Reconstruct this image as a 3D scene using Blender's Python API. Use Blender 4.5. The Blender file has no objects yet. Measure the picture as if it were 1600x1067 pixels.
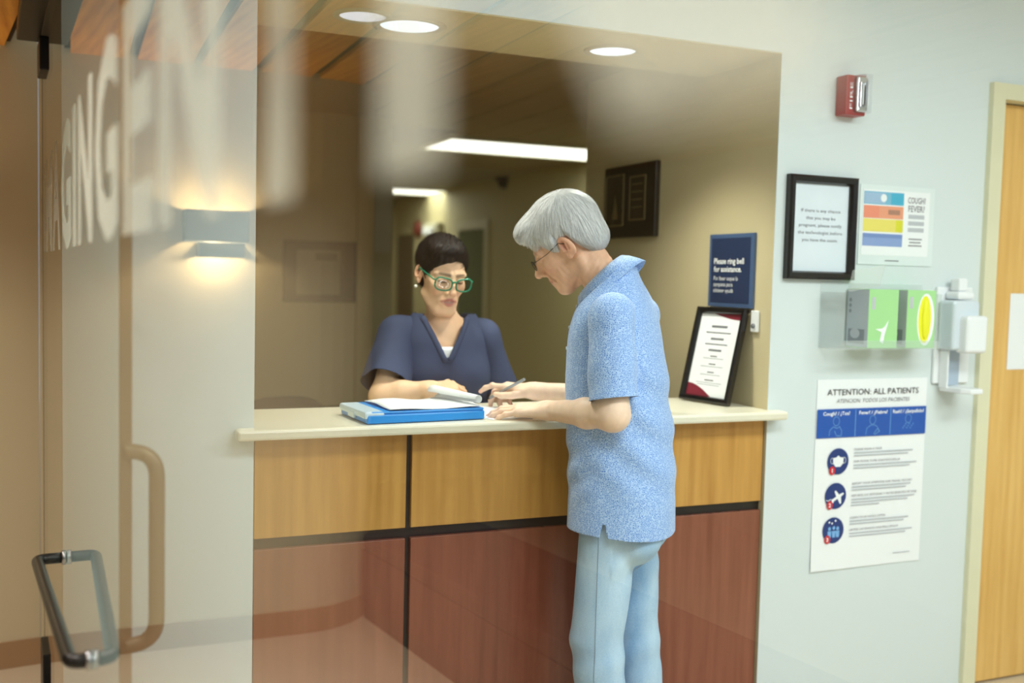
import bpy, bmesh, math, random
import numpy as np
from mathutils import Matrix, Vector

random.seed(7)
rng = np.random.default_rng(7)
scene = bpy.context.scene
COL = scene.collection

# ------------------------------------------------------------------ camera
EYE = 1.46                      # lens height above the floor (m)
FPX = 1611.0                    # focal length in pixels of a 1600-wide frame
YAW, PITCH, ROLL = math.radians(23.19), math.radians(-3.614), math.radians(1.393)
_f = Vector((math.sin(YAW) * math.cos(PITCH), math.cos(YAW) * math.cos(PITCH), math.sin(PITCH)))
_r = Vector((math.cos(YAW), -math.sin(YAW), 0))
_u = _r.cross(_f)
CR = math.cos(ROLL) * _r + math.sin(ROLL) * _u
CU = -math.sin(ROLL) * _r + math.cos(ROLL) * _u
CF = _f
cam_data = bpy.data.cameras.new('camera')
cam = bpy.data.objects.new('camera', cam_data)
COL.objects.link(cam)
cam.matrix_world = Matrix(((CR.x, CU.x, -CF.x, 0), (CR.y, CU.y, -CF.y, 0), (CR.z, CU.z, -CF.z, EYE), (0, 0, 0, 1)))
cam_data.sensor_width = 36.0
cam_data.lens = FPX / 1600 * 36.0
cam_data.clip_start = 0.01
cam_data.clip_end = 60
cam_data.dof.use_dof = True
cam_data.dof.focus_distance = 2.72
cam_data.dof.aperture_fstop = 1.6
scene.camera = cam

# ------------------------------------------------------------------ world, large lights, exposure
world = bpy.data.worlds.new('world')
scene.world = world
world.use_nodes = True
world.node_tree.nodes['Background'].inputs[0].default_value = (0.80, 0.90, 1.0, 1)
world.node_tree.nodes['Background'].inputs[1].default_value = 0.42
scene.view_settings.view_transform = 'Standard'
scene.view_settings.look = 'None'
scene.view_settings.gamma = 1.0
scene.view_settings.use_curve_mapping = False
scene.view_settings.exposure = 0.0

def area_light(name, loc, size, power, color, rot=(0, 0, 0), spread=180):
    d = bpy.data.lights.new(name, 'AREA')
    d.shape = 'RECTANGLE'; d.size, d.size_y = size
    d.energy = power; d.color = color; d.spread = math.radians(spread)
    o = bpy.data.objects.new(name, d); COL.objects.link(o)
    o.location = loc; o.rotation_euler = rot
    return o

# ceiling troffers of the lobby on the patients' side of the glass
LOBBY = [(1.05, 0.70), (2.60, 0.75), (1.8, -1.2), (3.7, -0.6)]
for i, (lx, ly) in enumerate(LOBBY):
    area_light('lobby_troffer_light', (lx, ly, 2.685), (1.15, 0.55), 40, (0.875, 0.935, 1.0))
# ceiling troffers of the back office
for lx, ly in ((2.72, 6.15), (2.85, 9.95)):
    area_light('office_troffer_light', (lx, ly, 2.262), (1.15, 0.5), 11, (1.0, 0.98, 0.86))

# ------------------------------------------------------------------ helpers
def at(x, y, axis, val):
    """World point on the plane axis=val behind photo pixel (x, y)."""
    d = CR * ((x - 800) / FPX) - CU * ((y - 533.5) / FPX) + CF
    t = (val - (EYE if axis == 2 else 0)) / d[axis]
    return Vector((d.x * t, d.y * t, d.z * t + EYE))

def lin(c):
    return tuple((v / 255 / 12.92) if v <= 10.3 else ((v / 255 + 0.055) / 1.055) ** 2.4 for v in c)

def new_mat(name):
    m = bpy.data.materials.new(name); m.use_nodes = True
    return m, m.node_tree, m.node_tree.nodes, m.node_tree.links, m.node_tree.nodes['Principled BSDF']

def mat(name, rgb, rough=0.5, metal=0.0, spec=0.5, noise=0.04, scale=12.0, bump=0.0, bscale=120.0, stretch=(1, 1, 1), emit=0.0, rgb2=None):
    """Procedural paint: colour varied by object-space noise, optional fine bump."""
    m, nt, N, L, b = new_mat(name)
    c1 = lin(rgb)
    c2 = lin(rgb2) if rgb2 else tuple(min(1, v * (1 + noise)) for v in c1)
    c1 = c1 if rgb2 else tuple(v * (1 - noise) for v in c1)
    tc = N.new('ShaderNodeTexCoord'); mp = N.new('ShaderNodeMapping'); mp.inputs['Scale'].default_value = stretch
    nz = N.new('ShaderNodeTexNoise'); nz.inputs['Scale'].default_value = scale; nz.inputs['Detail'].default_value = 5
    mx = N.new('ShaderNodeMix'); mx.data_type = 'RGBA'
    mx.inputs[6].default_value = (*c1, 1); mx.inputs[7].default_value = (*c2, 1)
    L.new(tc.outputs['Object'], mp.inputs[0]); L.new(mp.outputs[0], nz.inputs['Vector'])
    L.new(nz.outputs['Fac'], mx.inputs[0]); L.new(mx.outputs[2], b.inputs['Base Color'])
    b.inputs['Roughness'].default_value = rough; b.inputs['Metallic'].default_value = metal
    b.inputs['Specular IOR Level'].default_value = spec
    if emit:
        b.inputs['Emission Strength'].default_value = emit
        b.inputs['Emission Color'].default_value = (*lin(rgb), 1)
    if bump:
        nb = N.new('ShaderNodeTexNoise'); nb.inputs['Scale'].default_value = bscale; nb.inputs['Detail'].default_value = 3
        bp = N.new('ShaderNodeBump'); bp.inputs['Strength'].default_value = bump; bp.inputs['Distance'].default_value = 0.002
        L.new(mp.outputs[0], nb.inputs['Vector']); L.new(nb.outputs['Fac'], bp.inputs['Height']); L.new(bp.outputs[0], b.inputs['Normal'])
    return m

def mat_wood(name, dark, light, rough=0.4, along='Z', freq=1.0, contrast=1.0):
    """Straight-grained wood: noise stretched along the grain plus cathedral rings."""
    m, nt, N, L, b = new_mat(name)
    tc = N.new('ShaderNodeTexCoord'); mp = N.new('ShaderNodeMapping')
    s = {'X': (0.6, 9, 9), 'Y': (9, 0.6, 9), 'Z': (9, 9, 0.6)}[along]
    mp.inputs['Scale'].default_value = tuple(v * freq for v in s)
    nz = N.new('ShaderNodeTexNoise'); nz.inputs['Scale'].default_value = 3.2; nz.inputs['Detail'].default_value = 8; nz.inputs['Roughness'].default_value = 0.65
    wv = N.new('ShaderNodeTexWave'); wv.inputs['Scale'].default_value = 0.9; wv.inputs['Distortion'].default_value = 7; wv.inputs['Detail'].default_value = 3
    wv.bands_direction = 'X'
    mx = N.new('ShaderNodeMath'); mx.operation = 'MULTIPLY_ADD'; mx.inputs[1].default_value = 0.12 * contrast
    cr = N.new('ShaderNodeValToRGB')
    cr.color_ramp.elements[0].position = 0.32; cr.color_ramp.elements[0].color = (*lin(dark), 1)
    cr.color_ramp.elements[1].position = 0.72; cr.color_ramp.elements[1].color = (*lin(light), 1)
    L.new(tc.outputs['Object'], mp.inputs[0]); L.new(mp.outputs[0], nz.inputs['Vector']); L.new(mp.outputs[0], wv.inputs['Vector'])
    L.new(wv.outputs['Fac'], mx.inputs[0]); L.new(nz.outputs['Fac'], mx.inputs[2])
    L.new(mx.outputs[0], cr.inputs[0]); L.new(cr.outputs[0], b.inputs['Base Color'])
    b.inputs['Roughness'].default_value = rough
    return m

def mat_glass(name, tint=(0.97, 0.99, 0.97), ior=1.5, amount=1.0, haze=0.0):
    """Thin clear sheet: Fresnel mirror of both faces on the outside, straight-through inside."""
    m, nt, N, L, b = new_mat(name)
    N.remove(b)
    out = N['Material Output']
    fr = N.new('ShaderNodeFresnel'); fr.inputs['IOR'].default_value = ior
    geo = N.new('ShaderNodeNewGeometry')
    two = N.new('ShaderNodeMath'); two.operation = 'MULTIPLY'; two.inputs[1].default_value = 2.0
    one = N.new('ShaderNodeMath'); one.operation = 'ADD'; one.inputs[1].default_value = 1.0
    dv = N.new('ShaderNodeMath'); dv.operation = 'DIVIDE'
    inv = N.new('ShaderNodeMath'); inv.operation = 'SUBTRACT'; inv.inputs[0].default_value = 1.0
    mu = N.new('ShaderNodeMath'); mu.operation = 'MULTIPLY'
    am = N.new('ShaderNodeMath'); am.operation = 'MULTIPLY'; am.inputs[1].default_value = amount
    L.new(fr.outputs[0], two.inputs[0]); L.new(fr.outputs[0], one.inputs[0])
    L.new(two.outputs[0], dv.inputs[0]); L.new(one.outputs[0], dv.inputs[1])
    L.new(geo.outputs['Backfacing'], inv.inputs[1])
    L.new(dv.outputs[0], mu.inputs[0]); L.new(inv.outputs[0], mu.inputs[1]); L.new(mu.outputs[0], am.inputs[0])
    tr = N.new('ShaderNodeBsdfTransparent'); tr.inputs[0].default_value = (*tint, 1)
    gl = N.new('ShaderNodeBsdfGlossy'); gl.inputs['Roughness'].default_value = 0.0; gl.inputs[0].default_value = (1, 1, 1, 1)
    mx = N.new('ShaderNodeMixShader')
    L.new(am.outputs[0], mx.inputs[0]); L.new(tr.outputs[0], mx.inputs[1]); L.new(gl.outputs[0], mx.inputs[2])
    last = mx
    if haze:
        df = N.new('ShaderNodeBsdfDiffuse'); df.inputs[0].default_value = (0.85, 0.9, 0.88, 1)
        m2 = N.new('ShaderNodeMixShader'); m2.inputs[0].default_value = haze
        L.new(mx.outputs[0], m2.inputs[1]); L.new(df.outputs[0], m2.inputs[2]); last = m2
    L.new(last.outputs[0], out.inputs['Surface'])
    return m

def mat_emit(name, rgb, strength):
    m, nt, N, L, b = new_mat(name)
    b.inputs['Base Color'].default_value = (*lin(rgb), 1)
    b.inputs['Emission Color'].default_value = (*lin(rgb), 1)
    b.inputs['Emission Strength'].default_value = strength
    return m

def link(name, me, material, parent=None, smooth=False):
    o = bpy.data.objects.new(name, me)
    COL.objects.link(o)
    if material is not None and len(me.materials) == 0:
        me.materials.append(material)
    if smooth:
        me.polygons.foreach_set('use_smooth', [True] * len(me.polygons))
    if parent is not None:
        o.parent = parent
        if parent.parent is not None:
            o.matrix_parent_inverse = Matrix.Identity(4)
        else:
            o.matrix_parent_inverse = Matrix.Translation(parent.location).inverted()
    return o

def finish(name, bm, material, parent=None, smooth=False, xf=None):
    if xf is not None:
        bm.transform(xf)
        if xf.determinant() < 0:
            bmesh.ops.reverse_faces(bm, faces=bm.faces)
    me = bpy.data.meshes.new(name); bm.to_mesh(me); bm.free()
    return link(name, me, material, parent, smooth)

def bm_box(bm, lo, hi, bevel=0.0, seg=2, m=None):
    r = bmesh.ops.create_cube(bm, size=1.0)
    c = [(a + b) / 2 for a, b in zip(lo, hi)]; s = [abs(b - a) for a, b in zip(lo, hi)]
    vs = r['verts']
    for v in vs:
        v.co = Vector((v.co.x * s[0] + c[0], v.co.y * s[1] + c[1], v.co.z * s[2] + c[2]))
    if bevel:
        es = {e for v in vs for e in v.link_edges}
        g = bmesh.ops.bevel(bm, geom=list(es), offset=bevel, segments=seg, affect='EDGES', profile=0.5)
        vs = list({v for f in g['faces'] for v in f.verts} | {v for v in vs if v.is_valid})
    if m is not None:
        for v in vs: v.co = m @ v.co
    return vs

def box(name, lo, hi, material, parent=None, bevel=0.0, seg=2, m=None, xf=None):
    bm = bmesh.new(); bm_box(bm, lo, hi, bevel, seg)
    if m is not None: bm.transform(m)
    return finish(name, bm, material, parent, smooth=False, xf=xf)

def bm_tube(bm, pts, rad, n=10, cap=True):
    pts = [Vector(p) for p in pts]
    rads = rad if isinstance(rad, (list, tuple)) else [rad] * len(pts)
    rings = []; up = None
    for i, p in enumerate(pts):
        t = (pts[min(i + 1, len(pts) - 1)] - pts[max(i - 1, 0)]).normalized()
        if up is None:
            up = Vector((0, 0, 1)) if abs(t.z) < 0.9 else Vector((1, 0, 0))
        a = (up - t * up.dot(t)).normalized(); b = t.cross(a); up = a
        rings.append([bm.verts.new(p + (a * math.cos(2 * math.pi * k / n) + b * math.sin(2 * math.pi * k / n)) * rads[i]) for k in range(n)])
    for r0, r1 in zip(rings, rings[1:]):
        for k in range(n):
            bm.faces.new((r0[k], r0[(k + 1) % n], r1[(k + 1) % n], r1[k]))
    if cap:
        bm.faces.new(rings[0][::-1]); bm.faces.new(rings[-1])

def tube(name, pts, rad, material, parent=None, n=10, xf=None):
    bm = bmesh.new(); bm_tube(bm, pts, rad, n)
    return finish(name, bm, material, parent, smooth=True, xf=xf)

def rounded_path(pts, r, seg=6):
    pts = [Vector(p) for p in pts]; out = [pts[0]]
    for i in range(1, len(pts) - 1):
        a, b, c = pts[i - 1], pts[i], pts[i + 1]
        p0 = b + (a - b).normalized() * r; p1 = b + (c - b).normalized() * r
        for k in range(seg + 1):
            t = k / seg
            out.append(p0 * (1 - t) ** 2 + b * 2 * t * (1 - t) + p1 * t * t)
    return out + [pts[-1]]

def prism(name, outline, z0, z1, material, parent=None, m=None, xf=None, smooth=False, bevel=0.0):
    """Polygon outline (x, y) extruded from z0 to z1, optionally placed by matrix m."""
    bm = bmesh.new()
    lo = [bm.verts.new((x, y, z0)) for x, y in outline]; hi = [bm.verts.new((x, y, z1)) for x, y in outline]
    bm.faces.new(lo[::-1]); bm.faces.new(hi)
    for k in range(len(outline)):
        j = (k + 1) % len(outline); bm.faces.new((lo[k], lo[j], hi[j], hi[k]))
    bmesh.ops.recalc_face_normals(bm, faces=bm.faces)
    if bevel:
        bmesh.ops.bevel(bm, geom=list(bm.edges), offset=bevel, segments=2, affect='EDGES', profile=0.5)
    if m is not None: bm.transform(m)
    return finish(name, bm, material, parent, smooth, xf)

def lathe(name, profile, material, parent=None, n=32, m=None, xf=None, smooth=True):
    bm = bmesh.new(); rings = []
    for r, z in profile:
        rings.append([bm.verts.new((r * math.cos(2 * math.pi * k / n), r * math.sin(2 * math.pi * k / n), z)) for k in range(n)])
    for a, b in zip(rings, rings[1:]):
        for k in range(n):
            bm.faces.new((a[k], a[(k + 1) % n], b[(k + 1) % n], b[k]))
    if profile[0][0] > 1e-6: bm.faces.new(rings[0][::-1])
    if profile[-1][0] > 1e-6: bm.faces.new(rings[-1])
    bmesh.ops.remove_doubles(bm, verts=bm.verts, dist=1e-6)
    bmesh.ops.recalc_face_normals(bm, faces=bm.faces)
    if m is not None: bm.transform(m)
    return finish(name, bm, material, parent, smooth, xf)

def thing(name, label, cat, loc=(0, 0, 0), group=None):
    o = bpy.data.objects.new(name, None); COL.objects.link(o)
    o.empty_display_size = 0.05; o.location = loc
    o['label'] = label; o['category'] = cat
    if group: o['group'] = group
    return o

def tag(o, label, cat, group=None):
    o['label'] = label; o['category'] = cat
    if group: o['group'] = group
    return o

def struct(o, label=None):
    o['kind'] = 'structure'
    if label: o['label'] = label
    return o

def frame_m(origin, ax, ay):
    """Matrix whose local x, y run along ax, ay and z along their cross product."""
    ax = Vector(ax).normalized(); ay = Vector(ay); ay = (ay - ax * ay.dot(ax)).normalized(); az = ax.cross(ay)
    o = Vector(origin)
    return Matrix(((ax.x, ay.x, az.x, o.x), (ax.y, ay.y, az.y, o.y), (ax.z, ay.z, az.z, o.z), (0, 0, 0, 1)))

def lettering(name, s, height, material, parent, m, width=None, align='LEFT', bold=0.0, shear=0.0, depth=0.0004):
    """Flat raised print; cap height = height, squeezed or stretched to width when given."""
    cu = bpy.data.curves.new(name, 'FONT'); cu.body = s; cu.size = 1.0; cu.offset = bold; cu.shear = shear
    cu.extrude = 0.0; cu.resolution_u = 2
    t = bpy.data.objects.new(name, cu); COL.objects.link(t)
    dg = bpy.context.evaluated_depsgraph_get(); dg.update()
    me = bpy.data.meshes.new_from_object(t.evaluated_get(dg))
    bpy.data.objects.remove(t); bpy.data.curves.remove(cu)
    xs = [v.co.x for v in me.vertices] or [0]; x0, x1 = min(xs), max(xs)
    k = height / 0.69
    kx = (width / (x1 - x0)) if width else k
    off = {'LEFT': x0, 'CENTER': (x0 + x1) / 2, 'RIGHT': x1}[align]
    for v in me.vertices:
        v.co = m @ Vector(((v.co.x - off) * kx, v.co.y * k, depth))
    me.update()
    return link(name, me, material, parent)

def wall_m(x, y, z):        # local x to the right along the front wall, y up, z out towards the room
    return frame_m((x, y, z), (1, 0, 0), (0, 0, 1))

def flat(name, x0, y0, x1, y1, m, material, parent, t=0.0005, z=0.0):
    return box(name, (x0, y0, z), (x1, y1, z + t), material, parent, m=m)

def disc(name, cx, cy, rx, ry, m, material, parent, z=0.0, t=0.0005, n=24):
    return prism(name, [(cx + rx * math.cos(2 * math.pi * k / n), cy + ry * math.sin(2 * math.pi * k / n)) for k in range(n)], z, z + t, material, parent, m=m)

# ------------------------------------------------------------------ materials
M = {}
M['wall'] = mat('wall_paint_pale', (219, 228, 229), 0.6, noise=0.015, scale=3, bump=0.08, bscale=300)
M['beige'] = mat('wall_paint_beige', (206, 192, 154), 0.65, noise=0.02, scale=3, bump=0.08, bscale=300)
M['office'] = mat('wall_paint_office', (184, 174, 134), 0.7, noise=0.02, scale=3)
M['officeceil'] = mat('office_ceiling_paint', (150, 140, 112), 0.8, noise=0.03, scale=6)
M['tanwall'] = mat('wall_paint_tan', (208, 194, 160), 0.65, noise=0.02, scale=3, bump=0.05, bscale=300)
M['floor'] = mat('vinyl_floor', (206, 190, 164), 0.25, noise=0.06, scale=5)
M['base'] = mat('rubber_baseboard', (168, 134, 98), 0.5)
M['ceil'] = mat('lobby_ceiling_tile', (230, 230, 225), 0.8, bump=0.2, bscale=200)
M['plank'] = mat_wood('ceiling_plank_wood', (196, 118, 26), (240, 172, 70), 0.4, 'Y')
M['oak'] = mat_wood('counter_oak_laminate', (180, 128, 56), (208, 156, 80), 0.32, 'Z')
M['cherry'] = mat_wood('counter_cherry_laminate', (122, 66, 46), (146, 86, 64), 0.25, 'Z', contrast=0.6)
M['dooroak'] = mat_wood('door_maple_veneer', (214, 162, 82), (236, 190, 112), 0.4, 'Z')
M['black'] = mat('black_strip', (12, 12, 14), 0.35)
M['solid'] = mat('cream_solid_surface', (234, 228, 206), 0.28, noise=0.02, scale=60)
M['cream'] = mat('cream_door_frame_paint', (226, 222, 190), 0.4)
M['grayline'] = mat('dark_grey_channel', (70, 66, 60), 0.4)
M['darkmetal'] = mat('dark_bronze_metal', (34, 32, 30), 0.35, metal=0.6)
M['bronze'] = mat('bronze_edge', (128, 110, 84), 0.4, metal=0.3)
M['glass'] = mat_glass('clear_door_glass', (0.93, 0.965, 0.94))
M['acrylic'] = mat_glass('clear_acrylic', (0.985, 0.995, 0.99), 1.25, 0.8, haze=0.16)
M['white'] = mat('white_paper', (244, 246, 248), 0.6, noise=0.01)
M['whiteplastic'] = mat('white_plastic', (240, 242, 244), 0.3, noise=0.01)
M['ink'] = mat('black_ink', (34, 34, 40), 0.6)
M['grayink'] = mat('grey_ink', (120, 122, 128), 0.6)
M['lightink'] = mat('light_grey_ink', (190, 194, 200), 0.6)
M['trimring'] = mat('downlight_trim', (190, 176, 146), 0.3)
M['lampface'] = mat_emit('downlight_lens', (226, 236, 255), 1.6)
M['troffer'] = mat_emit('troffer_diffuser', (255, 250, 240), 3.0)

# ------------------------------------------------------------------ setting: front wall with the reception window
WY = 2.70                      # face of the front wall
NX0, NX1 = 0.435, 2.055        # reception opening
SOF = 2.178                    # underside of the soffit
DX0, DX1 = 2.942, 4.01         # door frame outside
def join_boxes(name, boxes, material, parent=None):
    bm = bmesh.new()
    for lo, hi in boxes: bm_box(bm, lo, hi)
    return finish(name, bm, material, parent)

struct(join_boxes('wall_front', [
    ((-0.02, WY, 0), (NX0, 2.80, 2.75)),
    ((NX0, WY, SOF + 0.004), (NX1, 2.80, 2.75)),
    ((NX1, WY, 0), (NX1 + 0.12, WY + 0.0022, 2.75)),
    ((NX1 + 0.12, WY, 0), (DX0 + 0.03, 2.80, 2.75)),
    ((DX0 + 0.03, WY, 2.145), (DX1 - 0.03, 2.80, 2.75)),
    ((DX1 - 0.03, WY, 0), (5.6, 2.80, 2.75))], M['wall']), 'pale painted front wall around the reception window')
struct(box('ceiling_soffit', (NX0 - 0.03, WY + 0.002, SOF), (NX1, 3.13, 2.30), M['beige']), 'beige soffit above the counter')
struct(box('wall_reveal', (NX1, WY + 0.0025, 0), (NX1 + 0.12, 4.026, 2.75), M['beige']), 'beige side wall of the reception opening')
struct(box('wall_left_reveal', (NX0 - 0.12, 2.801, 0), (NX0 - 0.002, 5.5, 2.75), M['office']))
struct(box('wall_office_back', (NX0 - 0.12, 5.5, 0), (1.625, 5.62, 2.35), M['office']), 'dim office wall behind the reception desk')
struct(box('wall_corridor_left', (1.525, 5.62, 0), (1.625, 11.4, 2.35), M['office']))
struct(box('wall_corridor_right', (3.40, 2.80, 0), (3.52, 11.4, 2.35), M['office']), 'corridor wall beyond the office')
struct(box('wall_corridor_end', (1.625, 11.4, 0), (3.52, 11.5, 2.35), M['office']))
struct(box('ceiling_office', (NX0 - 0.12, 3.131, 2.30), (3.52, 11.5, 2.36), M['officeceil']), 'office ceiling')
struct(box('ceiling', (0.16, -3.0, 2.75), (5.7, 2.81, 2.82), M['ceil']))
struct(box('floor', (-4.5, -3.0, -0.06), (5.7, 12.0, 0.0), M['floor']), 'tan vinyl floor')
struct(box('wall_right', (5.6, -3.0, 0), (5.7, 2.82, 2.75), M['wall']))
struct(box('trim_3', (1.425, 5.485, 0), (1.44, 5.4995, 2.30), M['office']))
# lobby ceiling troffers
for i, (lx, ly) in enumerate(LOBBY):
    t = thing('ceiling_troffer', ['square-edged ceiling light over the waiting patient', 'ceiling light nearest the wooden door', 'ceiling light over the middle of the lobby', 'ceiling light at the back right of the lobby'][i], 'ceiling light', (lx, ly, 2.70), 'lobby ceiling lights')
    join_boxes('light_frame', [((lx - .62, ly - .32, 2.70), (lx + .62, ly - .285, 2.749)), ((lx - .62, ly + .285, 2.70), (lx + .62, ly + .32, 2.749)),
                               ((lx - .62, ly - .285, 2.70), (lx - .585, ly + .285, 2.749)), ((lx + .585, ly - .285, 2.70), (lx + .62, ly + .285, 2.749))], M['whiteplastic'], t)
    box('diffuser', (lx - .585, ly - .285, 2.71), (lx + .585, ly + .285, 2.72), M['troffer'], t)

# door in the front wall
fr = struct(join_boxes('trim_1', [((DX0, WY - 0.02, 0), (DX0 + 0.058, 2.80, 2.173)), ((DX1 - 0.058, WY - 0.02, 0), (DX1, 2.80, 2.173)),
                                  ((DX0 + 0.058, WY - 0.02, 2.118), (DX1 - 0.058, 2.80, 2.173)),
                                  ((DX0 + 0.058, 2.775, 0), (DX0 + 0.072, 2.80, 2.118)), ((DX0 + 0.058, 2.775, 2.104), (DX1 - 0.058, 2.80, 2.118))], M['cream']), 'cream metal door frame')
dr = struct(box('door_1', (DX0 + 0.060, 2.735, 0.008), (DX1 - 0.060, 2.772, 2.114), M['dooroak'], bevel=0.002), 'blond wooden door')
box('door_handle', (3.84, 2.69, 0.98), (3.93, 2.734, 1.0), M['darkmetal'], dr, bevel=0.004)

# ------------------------------------------------------------------ glass leaf, seen almost edge-on by the camera
GP = Vector((-0.0847, 3.716, 0)); GD = Vector((-0.0617, 1.0, 0)).normalized()   # far edge and direction away from the camera
GN = Vector((GD.y, -GD.x, 0))                                                 # towards the patient's side
def gpt(s, off, z): return GP - GD * s + GN * off + Vector((0, 0, z))          # s metres from the far edge, off metres behind the pane
def gm(s, off, z): return frame_m(gpt(s, off, z), -GD, (0, 0, 1))               # local x towards the camera, y up, z towards the lens side
MIR = Matrix.Translation(GP) @ Matrix(((1 - 2 * GN.x * GN.x, -2 * GN.x * GN.y, 0, 0), (-2 * GN.x * GN.y, 1 - 2 * GN.y * GN.y, 0, 0), (0, 0, 1, 0), (0, 0, 0, 1))) @ Matrix.Translation(-GP)
GLEN = 5.2
leaf = thing('glass_door', 'large clear glass door with white lettering in the foreground', 'glass door', gpt(GLEN / 2, 0, 0))
box('pane', (0, 0.06, -0.010), (GLEN, 2.13, 0), M['glass'], leaf, m=gm(0, 0, 0))
bm = bmesh.new(); bm_box(bm, (-0.014, 0.012, -0.022), (0.17, 0.215, 0.012), 0.004); bm_box(bm, (0.17, 0.012, -0.022), (GLEN, 0.10, 0.012), 0.003); bm.transform(gm(0, 0, 0))
finish('bottom_rail', bm, M['darkmetal'], leaf)
bm = bmesh.new(); bm_box(bm, (-0.014, 2.062, -0.024), (0.17, 2.165, 0.014), 0.004); bm.transform(gm(0, 0, 0))
finish('corner_clamp', bm, M['darkmetal'], leaf)
bm = bmesh.new(); bm_box(bm, (-0.012, 0.215, -0.011), (-0.001, 2.062, 0.001)); bm.transform(gm(0, 0, 0))
finish('edge_seal', bm, M['bronze'], leaf)
# frosted white lettering on the pane
mv, nt, N, L, b = new_mat('white_vinyl'); b.inputs['Base Color'].default_value = (*lin((214, 210, 194)), 1); b.inputs['Roughness'].default_value = 0.7
tr = N.new('ShaderNodeBsdfTransparent'); tl = N.new('ShaderNodeBsdfTranslucent'); tl.inputs[0].default_value = (*lin((214, 210, 194)), 1)
m1 = N.new('ShaderNodeMixShader'); m1.inputs[0].default_value = 0.5; m2 = N.new('ShaderNodeMixShader'); m2.inputs[0].default_value = 0.54
L.new(b.outputs[0], m1.inputs[1]); L.new(tl.outputs[0], m1.inputs[2]); L.new(m1.outputs[0], m2.inputs[1]); L.new(tr.outputs[0], m2.inputs[2])
L.new(m2.outputs[0], N['Material Output'].inputs['Surface'])
for ch, s0_, s1_ in (('I', .09, .18), ('M', .24, .60), ('A', .64, .98), ('G', 1.04, 1.37), ('I', 1.43, 1.52), ('N', 1.58, 1.89), ('G', 1.95, 2.28), ('E', 2.34, 2.61), ('N', 2.66, 2.96), ('T', 3.00, 3.26), ('R', 3.30, 3.57), ('A', 3.61, 3.92), ('N', 3.97, 4.27), ('C', 4.32, 4.63), ('E', 4.69, 4.95)):
    lettering('letter', ch, 0.258, mv, leaf, gm(s0_, -0.0008, 1.510), width=s1_ - s0_, bold=0.03, depth=0.0)
# pull handle: a horizontal bent bar through the pane, standing off on the lens side
hz = 0.795
def s_of(depth): return (3.4 - depth) / 0.891
sa, sb = s_of(2.34), s_of(1.73)
hp = rounded_path([gpt(sa, 0.0, hz), gpt(sa, -0.062, hz), gpt(sb, -0.034, hz), gpt(sb, 0.0, hz)], 0.022)
tube('pull_handle', hp, 0.0125, M['darkmetal'], leaf, n=14)
for ss in (sa, sb):
    bm = bmesh.new(); bm_tube(bm, [gpt(ss, -0.010, hz), gpt(ss, -0.001, hz)], 0.0165, 16); finish('washer', bm, mat('steel_washer', (150, 150, 150), 0.25, metal=0.9), leaf, True)
# header track above the leaf
hd = thing('door_header', 'black overhead track running above the glass door', 'door track', gpt(2.0, 0, 2.165))
box('track_box', (0.04, 2.168, -0.075), (GLEN, 2.219, 0.075), M['black'], hd, m=gm(0, 0, 0), bevel=0.004)
box('guide_channel', (0.2, 2.160, -0.014), (GLEN, 2.1675, 0.010), M['grayline'], hd, m=gm(0, 0, 0))
# added sidelight behind the leaf: its post and pull stand in for a ghost handle image
sl = thing('ghost_handle_sidelight', 'added glass sidelight, its post and pull standing in for a ghost handle image', 'sidelight', gpt(1.45, 0.07, 0))
P0 = at(196, 800, 1, 2.02); P0.z = 0
vd = (P0.x, P0.y)
box('post', (P0.x - 0.011, P0.y - 0.011, 0.002), (P0.x + 0.011, P0.y + 0.011, 2.16), M['bronze'], sl, bevel=0.002)
box('pane', (P0.x - 0.004, P0.y + 0.0115, 0.03), (P0.x + 0.004, WY - 0.004, 2.15), M['glass'], sl)
a0 = at(163, 705, 1, 2.02); a1 = at(244, 705, 1, 2.02); c1 = at(244, 1000, 1, 2.02); c0 = at(163, 1000, 1, 2.02)
hpts = rounded_path([(P0.x, P0.y - 0.011, a0.z), (a1.x, a1.y - 0.02, a0.z), (a1.x, a1.y - 0.02, c1.z), (P0.x, P0.y - 0.011, c1.z)], 0.05, 8)
tube('pull_handle', hpts, 0.0145, M['bronze'], sl, n=12)

# ------------------------------------------------------------------ vestibule on the lens side of the glass (also what the pane mirrors)
# layout is written for the mirrored position, MIR flips it to where it really stands
VW = 4.077
out = [(-0.107, VW)]
cx, rad = 0.86, 0.35
for k in range(11):
    a = math.radians(90 - 9 * k); out.append((cx + rad * math.cos(a), VW + rad - rad * math.sin(a)))
out += [(cx + rad, VW + 1.4), (-0.107, VW + 1.4)]
struct(prism('wall_back', out, 0, 2.40, M['tanwall'], xf=MIR), 'tan wall with a rounded corner beyond the glass door')
struct(box('wall_back_return', (-0.105, VW, 0), (0.30, VW + 0.1, 2.40), M['tanwall']))
bo = [(x, y) for x, y in out[:12]]
bo2 = [(-0.107, VW - 0.008)] + [(cx + (rad + 0.008) * math.cos(math.radians(90 - 9 * k)), VW + rad - (rad + 0.008) * math.sin(math.radians(90 - 9 * k))) for k in range(11)]
struct(prism('baseboard_back', bo2 + bo[::-1], 0, 0.098, M['base'], xf=MIR))
struct(box('wall_left', (3.6, -3.0, 0), (3.7, 7.0, 2.4), M['tanwall'], xf=MIR))
struct(box('wall_far_left', (-0.2, 6.9, 0), (3.6, 7.0, 2.4), M['tanwall'], xf=MIR))
# timber plank ceiling
cl = struct(box('ceiling_vestibule', (-0.02, -3.0, 2.236), (3.6, 7.0, 2.28), mat('ceiling_backing', (52, 32, 12), 0.8), xf=MIR), 'dark backing of the plank ceiling')
for k in range(16):
    x0 = 0.0 + k * 0.225
    box('plank', (x0, -3.0, 2.22), (x0 + 0.19, 6.9, 2.235), M['plank'], cl, xf=MIR)
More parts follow.
